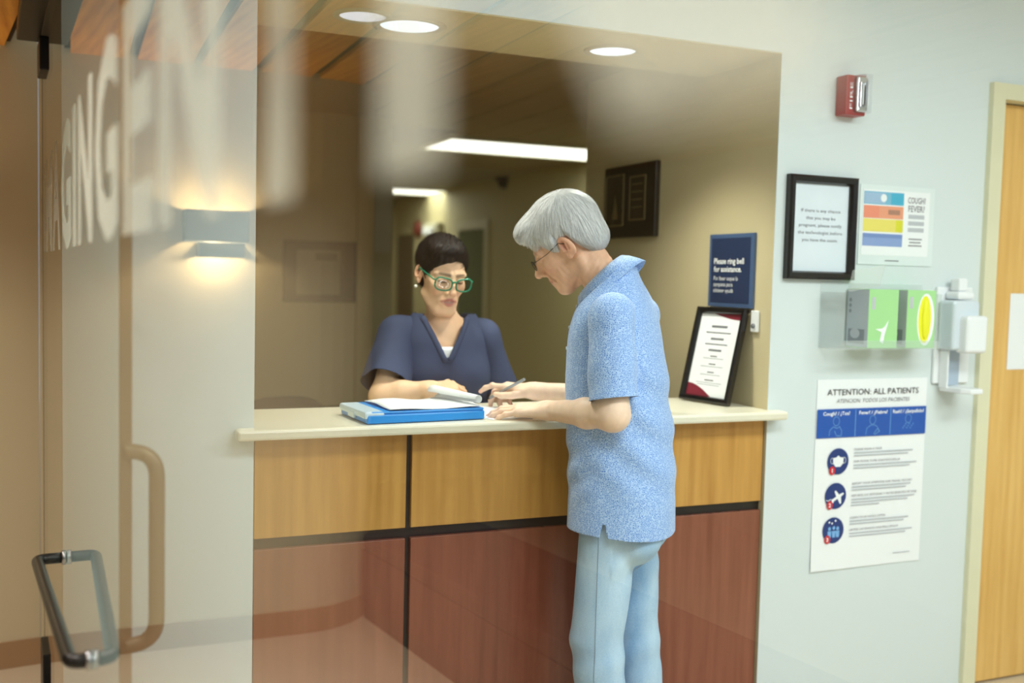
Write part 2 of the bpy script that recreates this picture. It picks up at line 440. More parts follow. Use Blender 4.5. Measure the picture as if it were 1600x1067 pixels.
# low dark bench along the far side
pa, pb = at(555, 960, 2, 0), at(700, 1067, 2, 0)
dirb = (pb - pa).normalized()
bn = thing('waiting_bench', 'low dark maroon bench mirrored in the glass door', 'bench', MIR @ pb)
perp = Vector((-dirb.y, dirb.x, 0))
if perp.x < 0: perp = -perp
mb = frame_m(pa, dirb, perp)
mdark = mat('maroon_vinyl', (70, 34, 34), 0.5)
box('bench_base', (0.06, 0.02, -0.08 if mb.col[2][2] < 0 else 0.0), (2.6, 0.5, 0.0 if mb.col[2][2] < 0 else 0.08), M['black'], bn, m=mb, xf=MIR)
sg = -1 if mb.col[2][2] < 0 else 1
box('bench_body', (0.06, 0.0, sg * 0.081), (2.6, 0.55, sg * 0.30), mdark, bn, m=mb, xf=MIR)
box('bench_cushion', (0.06, 0.0, sg * 0.301), (2.6, 0.55, sg * 0.37), mdark, bn, m=mb, xf=MIR, bevel=0.015)
# downlight in the plank ceiling
def downlight(cx, cy, z, r, label, xf=None, ring=None, power=6, col=(1, .96, .9), spot=2.4):
    c = Vector((cx, cy, z))
    if xf is not None: c = xf @ c
    t = thing('recessed_downlight', label, 'downlight', c, 'recessed downlights')
    m = Matrix.Translation(c)
    lathe('trim_ring', [(r, 0.012), (r * 1.22, 0.0), (r * 1.22, -0.004), (r * 1.02, -0.007), (r * 0.97, 0.012)], ring or M['trimring'], t, 36, m)
    lathe('lens', [(0.0001, -0.002), (r * 0.6, -0.0025), (r * 0.96, -0.001), (r * 0.96, 0.010), (0.0001, 0.010)], M['lampface'], t, 36, m)
    d = bpy.data.lights.new('downlight_lamp', 'SPOT'); d.energy = power; d.color = col; d.spot_size = spot; d.spot_blend = 0.7; d.shadow_soft_size = r * 0.9
    o = bpy.data.objects.new('downlight_lamp', d); COL.objects.link(o); o.location = c - Vector((0, 0, 0.03)); 
    return t
downlight(0.795, 3.035, 2.218, 0.072, 'recessed downlight in the timber plank ceiling', MIR, power=54)
for vx, vy_, lb in ((0.55, 1.9, 'nearest the overhead door track'), (1.9, 1.5, 'over the waiting bench'), (0.9, 0.2, 'at the far end of the vestibule')):  # unseen downlights added to brighten the vestibule and its mirror image
    downlight(vx, vy_, 2.218, 0.072, 'added unseen downlight in the timber ceiling ' + lb, MIR, power=60)
downlight(0.904, 2.921, SOF, 0.088, 'recessed downlight in the soffit above the blue document case', power=45, col=(1, .95, .86), spot=2.05)
downlight(1.573, 2.921, SOF, 0.075, 'recessed downlight in the soffit above the patient', power=45, col=(1, .95, .86), spot=2.05)

# wall sconce on the back wall
sx0, sx1 = 0.385, 0.615
ctr = MIR @ Vector((0.5, VW - 0.06, 1.59))
sc = thing('wall_sconce', 'grey metal wall sconce glowing up and down beside the entrance', 'wall lamp', ctr)
ms = mat('sconce_metal', (120, 124, 126), 0.4, metal=0.5)
bm = bmesh.new(); bm_box(bm, (sx0, VW - 0.115, 1.562), (sx1, VW - 0.002, 1.678), 0.003)
for f in [f for f in bm.faces if abs(f.normal.z) > 0.9 and f.calc_area() > 0.01]: bm.faces.remove(f)
finish('shade', bm, ms, sc, xf=MIR)
bm = bmesh.new(); bm_box(bm, (sx0 + 0.05, VW - 0.095, 1.505), (sx1 - 0.012, VW - 0.002, 1.56), 0.003)
for f in [f for f in bm.faces if f.normal.z < -0.9 and f.calc_area() > 0.006]: bm.faces.remove(f)
finish('lower_shade', bm, ms, sc, xf=MIR)
box('bulb', (0.47, VW - 0.075, 1.575), (0.53, VW - 0.045, 1.605), mat_emit('bulb_glow', (255, 214, 150), 30), sc, bevel=0.01, xf=MIR)
for zz, pw in ((1.632, 5.0), (1.528, 3.0)):
    d = bpy.data.lights.new('sconce_lamp', 'POINT'); d.energy = pw; d.color = (1, .78, .48); d.shadow_soft_size = 0.022
    o = bpy.data.objects.new('sconce_lamp', d); COL.objects.link(o); o.location = MIR @ Vector((0.505, VW - 0.06, zz))
# ------------------------------------------------------------------ reception counter
CT = 1.053                     # top of the counter
cnt = thing('reception_counter', 'reception desk front of oak panels over cherry panels', 'counter', ((NX0 + NX1) / 2, 2.9, 0))
JX = (0.861, 1.625)
edges = [NX0 + 0.004, JX[0], JX[1], NX1 - 0.004]
for k in range(3):
    x0 = edges[k] + (0.008 if k else 0); x1 = edges[k + 1] - (0.008 if k < 2 else 0)
    box('upper_panel', (x0, WY + 0.012, 0.755), (x1, WY + 0.032, CT - 0.028), M['oak'], cnt, bevel=0.0015)
    box('lower_panel', (x0, WY + 0.012, 0.095), (x1, WY + 0.032, 0.725), M['cherry'], cnt, bevel=0.0015)
box('backing', (NX0 + 0.002, WY + 0.026, 0.0), (NX1 - 0.002, WY + 0.06, CT - 0.029), M['black'], cnt)
box('toe_kick', (NX0 + 0.004, WY + 0.018, 0.002), (NX1 - 0.004, WY + 0.0255, 0.09), M['black'], cnt)
ctop = tag(box('countertop', (0.385, 2.645, CT - 0.027), (2.092, 2.699, CT), M['solid']), 'cream solid-surface countertop of the reception desk', 'countertop')
bm = bmesh.new(); ol = [(0.385, 2.64), (2.092, 2.64), (2.092, 2.698), (NX1 - 0.002, 2.698), (NX1 - 0.002, 3.06), (NX0 + 0.002, 3.06), (NX0 + 0.002, 2.698), (0.385, 2.698)]
bpy.data.objects.remove(ctop)
ctop = tag(prism('countertop', ol, CT - 0.027, CT, M['solid'], bevel=0.007), 'cream solid-surface countertop of the reception desk', 'countertop')
# ------------------------------------------------------------------ on the front wall
WALLZ = WY - 0.0008
# fire alarm strobe
al = thing('fire_alarm', 'small red fire alarm with clear strobe lens on the pale wall', 'fire alarm', (2.315, WY, 2.0))
red = mat('alarm_red', (158, 30, 36), 0.35)
box('housing', (2.272, WY - 0.052, 2.002), (2.352, WALLZ, 2.128), red, al, bevel=0.004)
mw = wall_m(2.282, WY - 0.0525, 2.018)
mt = frame_m((2.297, WY - 0.0522, 2.020), (0, 0, 1), (-1, 0, 0))
lettering('lettering', 'FIRE', 0.011, M['white'], al, mt, width=0.085)
chrome = mat('strobe_reflector', (226, 228, 232), 0.12, metal=0.95)
clear = mat_glass('strobe_lens_clear', (0.96, 0.97, 0.98), 1.45)
box('reflector', (2.304, WY - 0.068, 2.012), (2.346, WY - 0.0522, 2.122), chrome, al, bevel=0.006)
for k in range(4):
    box('reflector_fin', (2.307 + 0.0098 * k, WY - 0.078, 2.026 + 0.006 * (k % 2)), (2.312 + 0.0098 * k, WY - 0.0685, 2.104 - 0.006 * (k % 2)), M['whiteplastic'] if k % 2 else chrome, al, bevel=0.002)
tube('flash_tube', [(2.326, WY - 0.083, 2.03), (2.326, WY - 0.083, 2.105)], 0.004, mat('flash_glass', (170, 175, 185), 0.1), al)
prism('lens_cover', [(2.300, 0), (2.306, 0.040), (2.336, 0.044), (2.350, 0.028), (2.352, 0)], 2.008, 2.126, clear, al, m=Matrix(((1, 0, 0, 0), (0, -1, 0, WY - 0.0525), (0, 0, 1, 0), (0, 0, 0, 1))))

def picture_frame(parent, x0, z0, x1, z1, m, fw, depth, fmat, name='frame'):
    bm = bmesh.new()
    prof = [(0, 0), (0, depth * 0.8), (fw * 0.25, depth), (fw * 0.8, depth * 0.85), (fw, depth * 0.45), (fw, 0)]
    loops = []
    for inset, h in prof:
        loops.append([bm.verts.new((x, y, h)) for x, y in ((x0 + inset, z0 + inset), (x1 - inset, z0 + inset), (x1 - inset, z1 - inset), (x0 + inset, z1 - inset))])
    for a, b in zip(loops, loops[1:] + loops[:1]):
        for k in range(4):
            bm.faces.new((a[k], a[(k + 1) % 4], b[(k + 1) % 4], b[k]))
    bmesh.ops.recalc_face_normals(bm, faces=bm.faces)
    bm.transform(m)
    return finish(name, bm, fmat, parent)
M['blackframe'] = mat('black_frame_lacquer', (16, 17, 20), 0.22)
fm = wall_m(0, WALLZ, 0)
nf = thing('framed_notice', 'black framed notice asking about pregnancy before the exam', 'framed notice', (2.228, WY, 1.478))
picture_frame(nf, 2.092, 1.474, 2.366, 1.806, fm, 0.026, 0.026, M['blackframe'])
flat('paper', 2.115, 1.497, 2.343, 1.783, fm, mat('bluish_paper', (226, 236, 244), 0.4), nf, 0.001, 0.004)
for k, tx in enumerate(('If there is any chance', 'that you may be', 'pregnant, please notify', 'the technologist before', 'you have the exam.')):
    lettering('lettering', tx, 0.0105, M['grayink'], nf, wall_m(2.229, WALLZ - 0.0056, 1.690 - 0.0235 * k), width=(0.158, 0.118, 0.172, 0.178, 0.145)[k], align='CENTER')
# cough and fever poster in a clear sleeve
cp = thing('cough_poster', 'small colour-banded cough and fever poster in a clear sleeve', 'poster', (2.545, WY, 1.54))
flat('sleeve', 2.390, 1.528, 2.712, 1.792, fm, mat('frosted_sleeve', (226, 236, 236), 0.3), cp, 0.003)
flat('paper', 2.402, 1.560, 2.690, 1.776, fm, M['white'], cp, 0.0008, 0.0032)
px0, px1 = 2.405, 2.575
bands = [((120, 186, 214), 1.728, 1.770), ((236, 160, 126), 1.682, 1.724), ((236, 222, 110), 1.638, 1.680), ((140, 164, 214), 1.590, 1.632)]
for k, (c, z0, z1) in enumerate(bands):
    flat('colour_band', px0, z0, px1, z1, fm, mat('poster_band_%d' % k, c, 0.5), cp, 0.0005, 0.0041)
for (x0, x1, z0, z1, c, z) in ((2.407, 2.495, 1.731, 1.766, (160, 190, 220), .0047), (2.520, 2.574, 1.730, 1.768, (70, 176, 210), .0047), (2.408, 2.470, 1.684, 1.722, (238, 146, 118), .0047),
                               (2.510, 2.560, 1.696, 1.712, (176, 130, 110), .0047), (2.545, 2.575, 1.640, 1.678, (222, 218, 50), .0047), (2.406, 2.574, 1.618, 1.630, (120, 146, 200), .0047)):
    flat('colour_patch', x0, z0, x1, z1, fm, mat('poster_patch', c, 0.5), cp, 0.0004, z)
disc('badge', 2.487, 1.750, 0.013, 0.013, fm, M['white'], cp, 0.0051)
lettering('lettering', 'COUGH?', 0.020, M['grayink'], cp, wall_m(2.632, WALLZ - 0.0041, 1.738), width=0.078, align='CENTER', bold=.015)
lettering('lettering', 'FEVER?', 0.020, M['grayink'], cp, wall_m(2.632, WALLZ - 0.0041, 1.710), width=0.072, align='CENTER', bold=.015)
for k in range(3):
    flat('text_block', 2.598, 1.686 - k * .022, 2.668, 1.700 - k * .022, fm, M['lightink'], cp, 0.0004, 0.0041)
for k in range(3):
    flat('text_line', 2.603 + .004 * (k % 2), 1.616 - k * .011, 2.662 - .006 * (k % 2), 1.620 - k * .011, fm, M['grayink'], cp, 0.0004, 0.0041)
flat('pull_notch', 2.505, 1.541, 2.565, 1.5445, fm, M['grayink'], cp, 0.0006, 0.0032)

# glove box dispenser
gd = thing('glove_dispenser', 'clear acrylic glove dispenser mounted on the wall', 'dispenser', (2.48, WY, 1.245))
gx0, gx1, gz0, gz1, gy = 2.245, 2.655, 1.252, 1.447, WY - 0.115
box('back_panel', (gx0, WY - 0.005, gz0), (gx1 + 0.02, WALLZ, gz1 + 0.018), M['acrylic'], gd)
box('base_panel', (gx0, gy, gz0), (gx1, WY - 0.0055, gz0 + 0.004), M['acrylic'], gd)
box('side_panel', (gx0, gy, gz0 + 0.0045), (gx0 + 0.004, WY - 0.0055, gz1 - 0.012), M['acrylic'], gd)
box('side_panel', (gx1 - 0.004, gy, gz0 + 0.0045), (gx1, WY - 0.0055, gz1 - 0.012), M['acrylic'], gd)
box('front_lip', (gx0 + 0.0045, gy, gz0 + 0.0045), (gx1 - 0.0045, gy + 0.003, gz0 + 0.03), M['acrylic'], gd)
bm = bmesh.new(); bm_box(bm, (0, 0, 0), (0.12, 0.004, 0.075))
finish('lid_flap', bm, M['acrylic'], gd, xf=Matrix.Translation((gx0 + 0.02, gy + 0.004, gz1 - 0.010)) @ Matrix.Rotation(0.45, 4, 'X') @ Matrix.Rotation(-0.18, 4, 'Y'))
green = mat('glove_box_green', (168, 222, 152), 0.5); gsil = mat('glove_box_silver', (186, 194, 200), 0.45); yel = mat('yellow_glove', (240, 238, 40), 0.5)
gdark = mat('glove_box_dark', (138, 146, 152), 0.5)
def glove_box(x0, label, kind):
    x1 = x0 + 0.122; z0 = gz0 + 0.0048; z1 = z0 + 0.190; y0 = gy + 0.006; y1 = WY - 0.008
    t = thing('glove_box', label, 'glove box', ((x0 + x1) / 2, (y0 + y1) / 2, z0), 'glove boxes in the wall dispenser')
    box('carton', (x0, y0, z0), (x1, y1, z1), green, t, bevel=0.001)
    box('side_print', (x0 - 0.0008, y0 + 0.001, z0 + 0.002), (x0 - 0.0001, y1 - 0.001, z1 - 0.002), gsil, t)
    sm = frame_m((x0 - 0.0009, (y0 + y1) / 2, z0), (0, -1, 0), (0, 0, 1))
    flat('printed_panel', -0.04, 0.012, 0.035, 0.06, sm, gdark, t, 0.0004)
    disc('printed_hand', -0.008, 0.045, 0.022, 0.016, sm, M['lightink'], t, 0.0005)
    for k in range(3): disc('printed_dot', -0.034, 0.118 + 0.018 * k, 0.006, 0.0065, sm, gdark, t, 0.0)
    fmx = wall_m(x0, y0 - 0.0002, z0)
    if kind == 'bird':
        prism('printed_mark', [(0.030, 0.062), (0.056, 0.052), (0.050, 0.022), (0.064, 0.014), (0.068, 0.04), (0.084, 0.092), (0.068, 0.070), (0.058, 0.064)], 0, 0.0004, M['white'], t, m=fmx)
        flat('printed_tab', 0.012, 0.125, 0.026, 0.165, fmx, M['lightink'], t, 0.0004)
    else:
        disc('opening_rim', 0.080, 0.094, 0.037, 0.086, fmx, M['white'], t, 0.0)
        disc('opening', 0.076, 0.094, 0.027, 0.078, fmx, yel, t, 0.0006)
        bm = bmesh.new(); bmesh.ops.create_uvsphere(bm, u_segments=14, v_segments=10, radius=1)
        bm.transform(fmx @ Matrix.Translation((0.078, 0.094, 0.002)) @ Matrix.Diagonal((0.015, 0.066, 0.008, 1)))
        finish('glove_cuff', bm, yel, t, True)
        flat('printed_tab', 0.010, 0.130, 0.024, 0.168, fmx, M['lightink'], t, 0.0004)
glove_box(2.352, 'green glove carton with white bird-like mark in the dispenser', 'bird')
glove_box(2.512, 'green glove carton with yellow gloves showing in its oval opening', 'oval')

# hand sanitiser dispenser
hs = thing('sanitizer_dispenser', 'white hand sanitizer dispenser with drip tray beside the door', 'dispenser', (2.80, WY, 1.10))
wp = M['whiteplastic']
box('back_plate', (2.738, WY - 0.012, 1.125), (2.900, WALLZ, 1.46), wp, hs, bevel=0.004)
box('housing', (2.742, WY - 0.085, 1.245), (2.862, WY - 0.0125, 1.415), mat('pale_grey_plastic', (214, 224, 232), .25), hs, bevel=0.012, seg=3)
box('cover', (2.772, WY - 0.118, 1.236), (2.868, WY - 0.060, 1.365), wp, hs, bevel=0.014, seg=3)
box('bottle_top', (2.770, WY - 0.075, 1.417), (2.845, WY - 0.0125, 1.445), wp, hs, bevel=0.01)
box('cap', (2.785, WY - 0.06, 1.446), (2.825, WY - 0.02, 1.49), wp, hs, bevel=0.006)
box('tray_arm', (2.775, WY - 0.020, 1.12), (2.845, WY - 0.0125, 1.244), mat('sanitizer_grey', (176, 190, 206), .3), hs)
prism('drip_tray', [(2.764, 0), (2.764, 0.095), (2.782, 0.125), (2.835, 0.125), (2.852, 0.095), (2.852, 0)], 1.100, 1.118, wp, hs, m=Matrix(((1, 0, 0, 0), (0, -1, 0, WY - 0.0125), (0, 0, 1, 0), (0, 0, 0, 1))), bevel=0.004)
box('tray_side', (2.760, WY - 0.05, 1.112), (2.7685, WY - 0.0125, 1.244), wp, hs, bevel=0.003)

# attention poster
ap = thing('attention_poster', 'large white and blue attention all patients poster taped to the wall', 'poster', (2.485, WY, 0.505))
bm = bmesh.new(); nx, nz = 8, 10; vv = []
for j in range(nz + 1):
    for i in range(nx + 1):
        u, v = i / nx, j / nz
        curl = 0.010 * max(0, 1 - v * 3) ** 2 * (1 - u) * 1.4 + 0.005 * max(0, u - 0.85) * 6 * (1 - v)
        vv.append(bm.verts.new((2.249 + u * 0.472, WY - 0.0015 - curl * 0.35, 0.506 + v * 0.640)))
for j in range(nz):
    for i in range(nx):
        a = j * (nx + 1) + i; bm.faces.new((vv[a], vv[a + 1], vv[a + nx + 2], vv[a + nx + 1]))
bmesh.ops.recalc_face_normals(bm, faces=bm.faces)
if sum(f.normal.y for f in bm.faces) > 0: bmesh.ops.reverse_faces(bm, faces=bm.faces)
ext = bmesh.ops.extrude_face_region(bm, geom=bm.faces[:])
for v_ in [e for e in ext['geom'] if isinstance(e, bmesh.types.BMVert)]: v_.co.y -= 0.0007
bmesh.ops.recalc_face_normals(bm, faces=bm.faces)
finish('paper', bm, M['white'], ap, False)
pb_ = WY - 0.0052
pm = lambda x, z: wall_m(x, pb_, z)
blue = mat('poster_blue', (18, 84, 176), 0.5); navy = mat('poster_navy', (16, 52, 120), 0.5); rdot = mat('poster_red', (206, 36, 52), 0.5); sky = mat('poster_light_blue', (120, 176, 230), 0.5)
lettering('lettering', 'ATTENTION: ALL PATIENTS', 0.0195, M['ink'], ap, pm(2.485, 1.094), width=0.392, align='CENTER')
lettering('lettering', 'ATENCION: TODOS LOS PACIENTES', 0.0130, M['grayink'], ap, pm(2.485, 1.068), width=0.315, align='CENTER', shear=0.2)
flat('banner', 2.251, 0.952, 2.719, 1.048, pm(0, 0), blue, ap)
for xx in (2.409, 2.560): flat('divider', xx, 0.955, xx + 0.002, 1.046, pm(0, 0), sky, ap, 0.0005, 0.0006)
for k, tx in enumerate(('Cough? / \u00bfTos?', 'Fever? / \u00bfFiebre?', 'Rash? / \u00bfSarpullido?')):
    lettering('lettering', tx, 0.0118, M['white'], ap, pm((2.330, 2.486, 2.640)[k], 1.027), width=(0.112, 0.122, 0.138)[k], align='CENTER', bold=0.02, depth=0.0009)
def stroke(pts, r, material, m, name='drawing'):
    bm = bmesh.new(); P = [Vector(p) for p in pts]
    for a, b in zip(P, P[1:]):
        d = (b - a).normalized() * r; n = Vector((-d.y, d.x))
        q = [a - d + n, a - d - n, b + d - n, b + d + n]
        bm.faces.new([bm.verts.new((v.x, v.y, 0.0008)) for v in q])
    bm.transform(m); return finish(name, bm, material, ap)
def ring(cx, cy, rx, ry, m, n=14, mt=None): stroke([(cx + rx * math.cos(2 * math.pi * k / n), cy + ry * math.sin(2 * math.pi * k / n)) for k in range(n + 1)], 0.0009, mt or sky, m)
for k, cx in enumerate((2.330, 2.484, 2.640)):
    m0 = pm(cx, 0.955)
    ring(0, 0.052, 0.013, 0.015, m0)
    if k == 0: stroke([(-0.028, 0.004), (-0.026, 0.022), (-0.012, 0.034), (0.004, 0.028), (0.014, 0.034), (0.024, 0.020), (0.022, 0.002), (0.002, 0.004), (-0.006, 0.02)], 0.0009, sky, m0)
    if k == 1: stroke([(-0.028, 0.002), (-0.024, 0.024), (-0.008, 0.034), (0.010, 0.034), (0.022, 0.028), (0.030, 0.010)], 0.0009, sky, m0); stroke([(0.006, 0.004), (0.022, 0.022), (0.032, 0.014), (0.014, 0.002), (0.006, 0.004)], 0.0009, sky, m0)
    if k == 2:
        for j in range(9): disc('drawing', -0.022 + 0.0055 * j, 0.020 + 0.007 * (j % 3), 0.0022, 0.002, m0, sky, ap, 0.0008, 0.0003, 8)
for k, zc in enumerate((0.872, 0.756, 0.640)):
    m0 = pm(2.345 - 0.004 * k, zc)
    disc('symbol_disc', 0, 0, 0.044, 0.044, m0, navy, ap)
    if k == 0:
        prism('symbol', [(-0.022, 0.012), (-0.008, 0.014), (0, 0.020), (0.008, 0.014), (0.022, 0.012), (0.021, -0.006), (0.010, -0.018), (-0.010, -0.018), (-0.021, -0.006)], 0.0007, 0.0011, M['white'], ap, m=m0)
        ring(-0.025, 0.003, 0.007, 0.010, m0, 10, M['white']); ring(0.025, 0.003, 0.007, 0.010, m0, 10, M['white'])
    if k == 1:
        prism('symbol', [(-0.018, -0.012), (-0.012, -0.010), (0.002, -0.002), (-0.006, 0.016), (0.000, 0.018), (0.014, 0.004), (0.030, 0.010), (0.034, 0.006), (0.022, -0.004), (0.024, -0.026), (0.018, -0.028), (0.008, -0.010), (-0.008, -0.018), (-0.010, -0.024), (-0.014, -0.022)], 0.0007, 0.0011, M['white'], ap, m=m0)
        stroke([(-0.038, -0.012), (-0.032, -0.016), (-0.020, -0.010)], 0.0012, M['white'], m0)
    if k == 2:
        for j, (a, b_) in enumerate(((-0.016, 0.012), (0.002, 0.014), (0.018, 0.012))):
            disc('symbol', a, b_ - 0.006, 0.006, 0.0065, m0, sky, ap, 0.0008, 0.0003, 10)
            prism('symbol', [(a - 0.008, -0.002), (a + 0.008, -0.002), (a + 0.006, -0.024), (a - 0.006, -0.024)], 0.0008, 0.0011, sky, ap, m=m0)
        for a, b_ in ((-0.018, 0.028), (0.008, 0.032), (-0.006, 0.024)): disc('symbol', a, b_, 0.0035, 0.0035, m0, M['white'], ap, 0.0008, 0.0003, 8)
    disc('number_badge', -0.024, -0.030, 0.0125, 0.0145, m0, rdot, ap, 0.0012)
    lettering('lettering', '123'[k], 0.013, M['white'], ap, m0 @ Matrix.Translation((-0.024, -0.0365, 0)), align='CENTER', depth=0.0019, bold=.03)
    hx = 2.412 - 0.003 * k
    t1, t2 = (('PLEASE WEAR A MASK', 'POR FAVOR TOME UNA MASCARILLA'), ('REPORT YOUR SYMPTOMS AND TRAVEL HISTORY', 'REPORTE SUS SINTOMAS Y ANTECEDENTES DE VIAJE'), ('CLEAN YOUR HANDS OFTEN', 'LAVESE LAS MANOS CON FRECUENCIA'))[k]
    lettering('lettering', t1, 0.0072, M['grayink'], ap, pm(hx, zc + 0.034), width=(0.120, 0.262, 0.152)[k])
    lettering('lettering', t2, 0.0072, M['grayink'], ap, pm(hx, zc - 0.007), width=(0.200, 0.285, 0.212)[k])
    for dz, wl in ((0.024, 0.255), (0.014, 0.235), (-0.018, 0.275), (-0.028, 0.245), (-0.038, 0.12 if k == 1 else 0.0)):
        if wl: flat('text_line', hx, zc + dz, hx + wl, zc + dz + 0.0042, pm(0, 0), M['lightink'], ap, 0.0003)
flat('text_line', 2.60, 0.540, 2.675, 0.543, pm(0, 0), M['lightink'], ap, 0.0003)
# notice on the door
dn = tag(flat('door_notice', 3.134, 1.165, 3.36, 1.442, wall_m(0, 2.7342, 0), M['white'], None, 0.0008), 'white paper notice taped to the wooden door', 'notice')

# ------------------------------------------------------------------ on the side wall of the opening (face looks towards -x)
def side_m(y, z, x=NX1 - 0.0008): return frame_m((x, y, z), (0, -1, 0), (0, 0, 1))
sb_ = thing('bell_sign', 'navy sign asking visitors to ring the bell', 'sign', (NX1, 2.92, 1.374))
steel = mat('sign_blue_border', (74, 98, 136), 0.35); navys = mat('sign_navy', (38, 54, 88), 0.4)
flat('plate', -0.126, 0, 0.126, 0.247, side_m(2.918, 1.374), steel, sb_, 0.010)
flat('face', -0.112, 0.014, 0.110, 0.233, side_m(2.918, 1.374), navys, sb_, 0.0006, 0.0102)
for k, tx in enumerate(('Please ring bell', 'for assistance.')):
    lettering('lettering', tx, 0.0185, M['white'], sb_, side_m(2.918 + 0.094, 1.520 - 0.027 * k, NX1 - 0.0122), width=(0.172, 0.160)[k], bold=0.02)
for k, tx in enumerate(('Por favor toque la', 'campana para', 'obtener ayuda')):
    lettering('lettering', tx, 0.0140, M['white'], sb_, side_m(2.918 + 0.094, 1.464 - 0.0205 * k, NX1 - 0.0122), width=(0.140, 0.112, 0.116)[k], shear=0.15)
bl = thing('door_bell', 'small white bell push on the side wall', 'bell', (NX1, 2.775, 1.30))
box('plate', (NX1 - 0.012, 2.758, 1.298), (NX1 - 0.001, 2.792, 1.368), M['whiteplastic'], bl, bevel=0.003)
bm = bmesh.new(); bm_tube(bm, [(NX1 - 0.0165, 2.775, 1.318), (NX1 - 0.0122, 2.775, 1.318)], 0.008, 14); finish('button', bm, M['grayink'], bl, True)
# double frame on the office part of that wall
df = thing('double_frame', 'dark wooden double frame hung on the office side wall', 'framed certificates', (NX1, 3.6, 1.63))
darkwood = mat('dark_wood_plaque', (44, 36, 28), 0.35)
box('plaque', (NX1 - 0.022, 3.405, 1.625), (NX1 - 0.001, 3.812, 1.912), darkwood, df, bevel=0.003)
goldm = mat('thin_gold_line', (150, 132, 92), 0.4, metal=0.5)
for y0, y1, z0, z1 in ((3.645, 3.795, 1.672, 1.880), (3.475, 3.600, 1.690, 1.865)):
    mm = side_m(0, 0, NX1 - 0.0222)
    bm = bmesh.new()
    w_ = 0.006
    for lo, hi in (((-y1, z0, 0), (-y1 + w_, z1, .003)), ((-y0 - w_, z0, 0), (-y0, z1, .003)), ((-y1 + w_, z0, 0), (-y0 - w_, z0 + w_, .003)), ((-y1 + w_, z1 - w_, 0), (-y0 - w_, z1, .003))): bm_box(bm, lo, hi)
    bm.transform(mm); finish('border', bm, goldm, df)
    flat('plate', -y1 + w_, z0 + w_, -y0 - w_, z1 - w_, mm, mat('smoked_plate', (62, 54, 40), 0.15), df, 0.001)
for k in range(4): flat('engraved_line', -3.58, 1.83 - 0.03 * k, -3.50, 1.834 - 0.03 * k, side_m(0, 0, NX1 - 0.0235), goldm, df, 0.0005)
prism('engraved_figure', [(-3.735, 1.70), (-3.72, 1.76), (-3.715, 1.80), (-3.70, 1.74), (-3.69, 1.70)], 0, 0.0005, goldm, df, m=side_m(0, 0, NX1 - 0.0235))
# framed menu leaning on the counter
lf = thing('leaning_frame', 'black framed certificate with maroon corners leaning on the counter', 'framed notice', (1.95, 2.89, CT))
B0, B1 = Vector((1.925, 3.005, CT + 0.002)), Vector((1.972, 2.788, CT + 0.002)); T1 = Vector((2.046, 2.803, CT + 0.312))
lm = frame_m(B0, B1 - B0, T1 - B1); lw = (B1 - B0).length; lh = 0.323
picture_frame(lf, 0, 0, lw, lh, lm, 0.020, 0.02, M['blackframe'])
box('back_board', (0.003, 0.003, -0.004), (lw - 0.003, lh - 0.003, 0.0), M['black'], lf, m=lm)
flat('paper', 0.018, 0.018, lw - 0.018, lh - 0.018, lm, M['white'], lf, 0.0008, 0.0035)
maroon = mat('maroon_print', (128, 32, 52), 0.5)
prism('printed_corner', [(0.019, 0.019)] + [(0.019 + 0.115 * (1 - t), 0.019 + 0.042 * math.sin(t * math.pi / 2)) for t in [k / 8 for k in range(9)]], 0.0044, 0.0048, maroon, lf, m=lm)
prism('printed_corner', [(lw - 0.019, lh - 0.019), (0.075, lh - 0.019)] + [(0.075 + 0.128 * t, lh - 0.019 - 0.020 * math.sin(t * math.pi / 2)) for t in [k / 6 for k in range(1, 7)]], 0.0044, 0.0048, maroon, lf, m=lm)
for k, (w_, z_, h_) in enumerate(((.07, .255, .008), (.11, .236, .004), (.058, .213, .007), (.10, .196, .004), (.058, .174, .007), (.03, .155, .004), (.09, .148, .003), (.03, .128, .004), (.10, .120, .003), (.03, .10, .004), (.09, .092, .003), (.04, .073, .004), (.115, .065, .003), (.10, .058, .003))):
    flat('text_line', lw / 2 - w_ / 2, z_, lw / 2 + w_ / 2, z_ + h_, lm, M['grayink'] if h_ > .0035 else M['lightink'], lf, 0.0003, 0.0044)

# ------------------------------------------------------------------ document case, papers
cm = frame_m((0.728, 2.672, CT), (0.358, 0.028, 0), (-0.028, 0.358, 0))
dc = thing('document_case', 'blue plastic document case with a clear end lying on the counter', 'document case', (0.9, 2.8, CT))
bluep = mat('blue_plastic', (40, 150, 236), 0.3, noise=0.01)
frost = mat('frosted_plastic', (206, 226, 240), 0.3, noise=0.02)
box('tray', (0, 0, 0.001), (0.352, 0.222, 0.027), bluep, dc, bevel=0.005, m=cm)
box('lid', (0.012, 0.002, 0.0272), (0.350, 0.220, 0.034), bluep, dc, bevel=0.003, m=cm)
box('clear_end', (-0.006, 0.001, 0.014), (0.052, 0.221, 0.0345), frost, dc, bevel=0.006, m=cm)
box('latch', (-0.009, 0.085, 0.008), (-0.0005, 0.135, 0.024), frost, dc, bevel=0.002, m=cm)
box('hinge', (0.345, 0.02, 0.012), (0.356, 0.20, 0.024), bluep, dc, bevel=0.003, m=cm)
def sheet(name, nx, ny, fn, material, parent=None, th=0.0006):
    bm = bmesh.new(); vv = [[bm.verts.new(fn(i / nx, j / ny)) for i in range(nx + 1)] for j in range(ny + 1)]
    for j in range(ny):
        for i in range(nx): bm.faces.new((vv[j][i], vv[j][i + 1], vv[j + 1][i + 1], vv[j + 1][i]))
    bmesh.ops.recalc_face_normals(bm, faces=bm.faces)
    if sum(f.normal.z for f in bm.faces) < 0: bmesh.ops.reverse_faces(bm, faces=bm.faces)
    bmesh.ops.solidify(bm, geom=bm.faces[:], thickness=th)
    return finish(name, bm, material, parent, True)
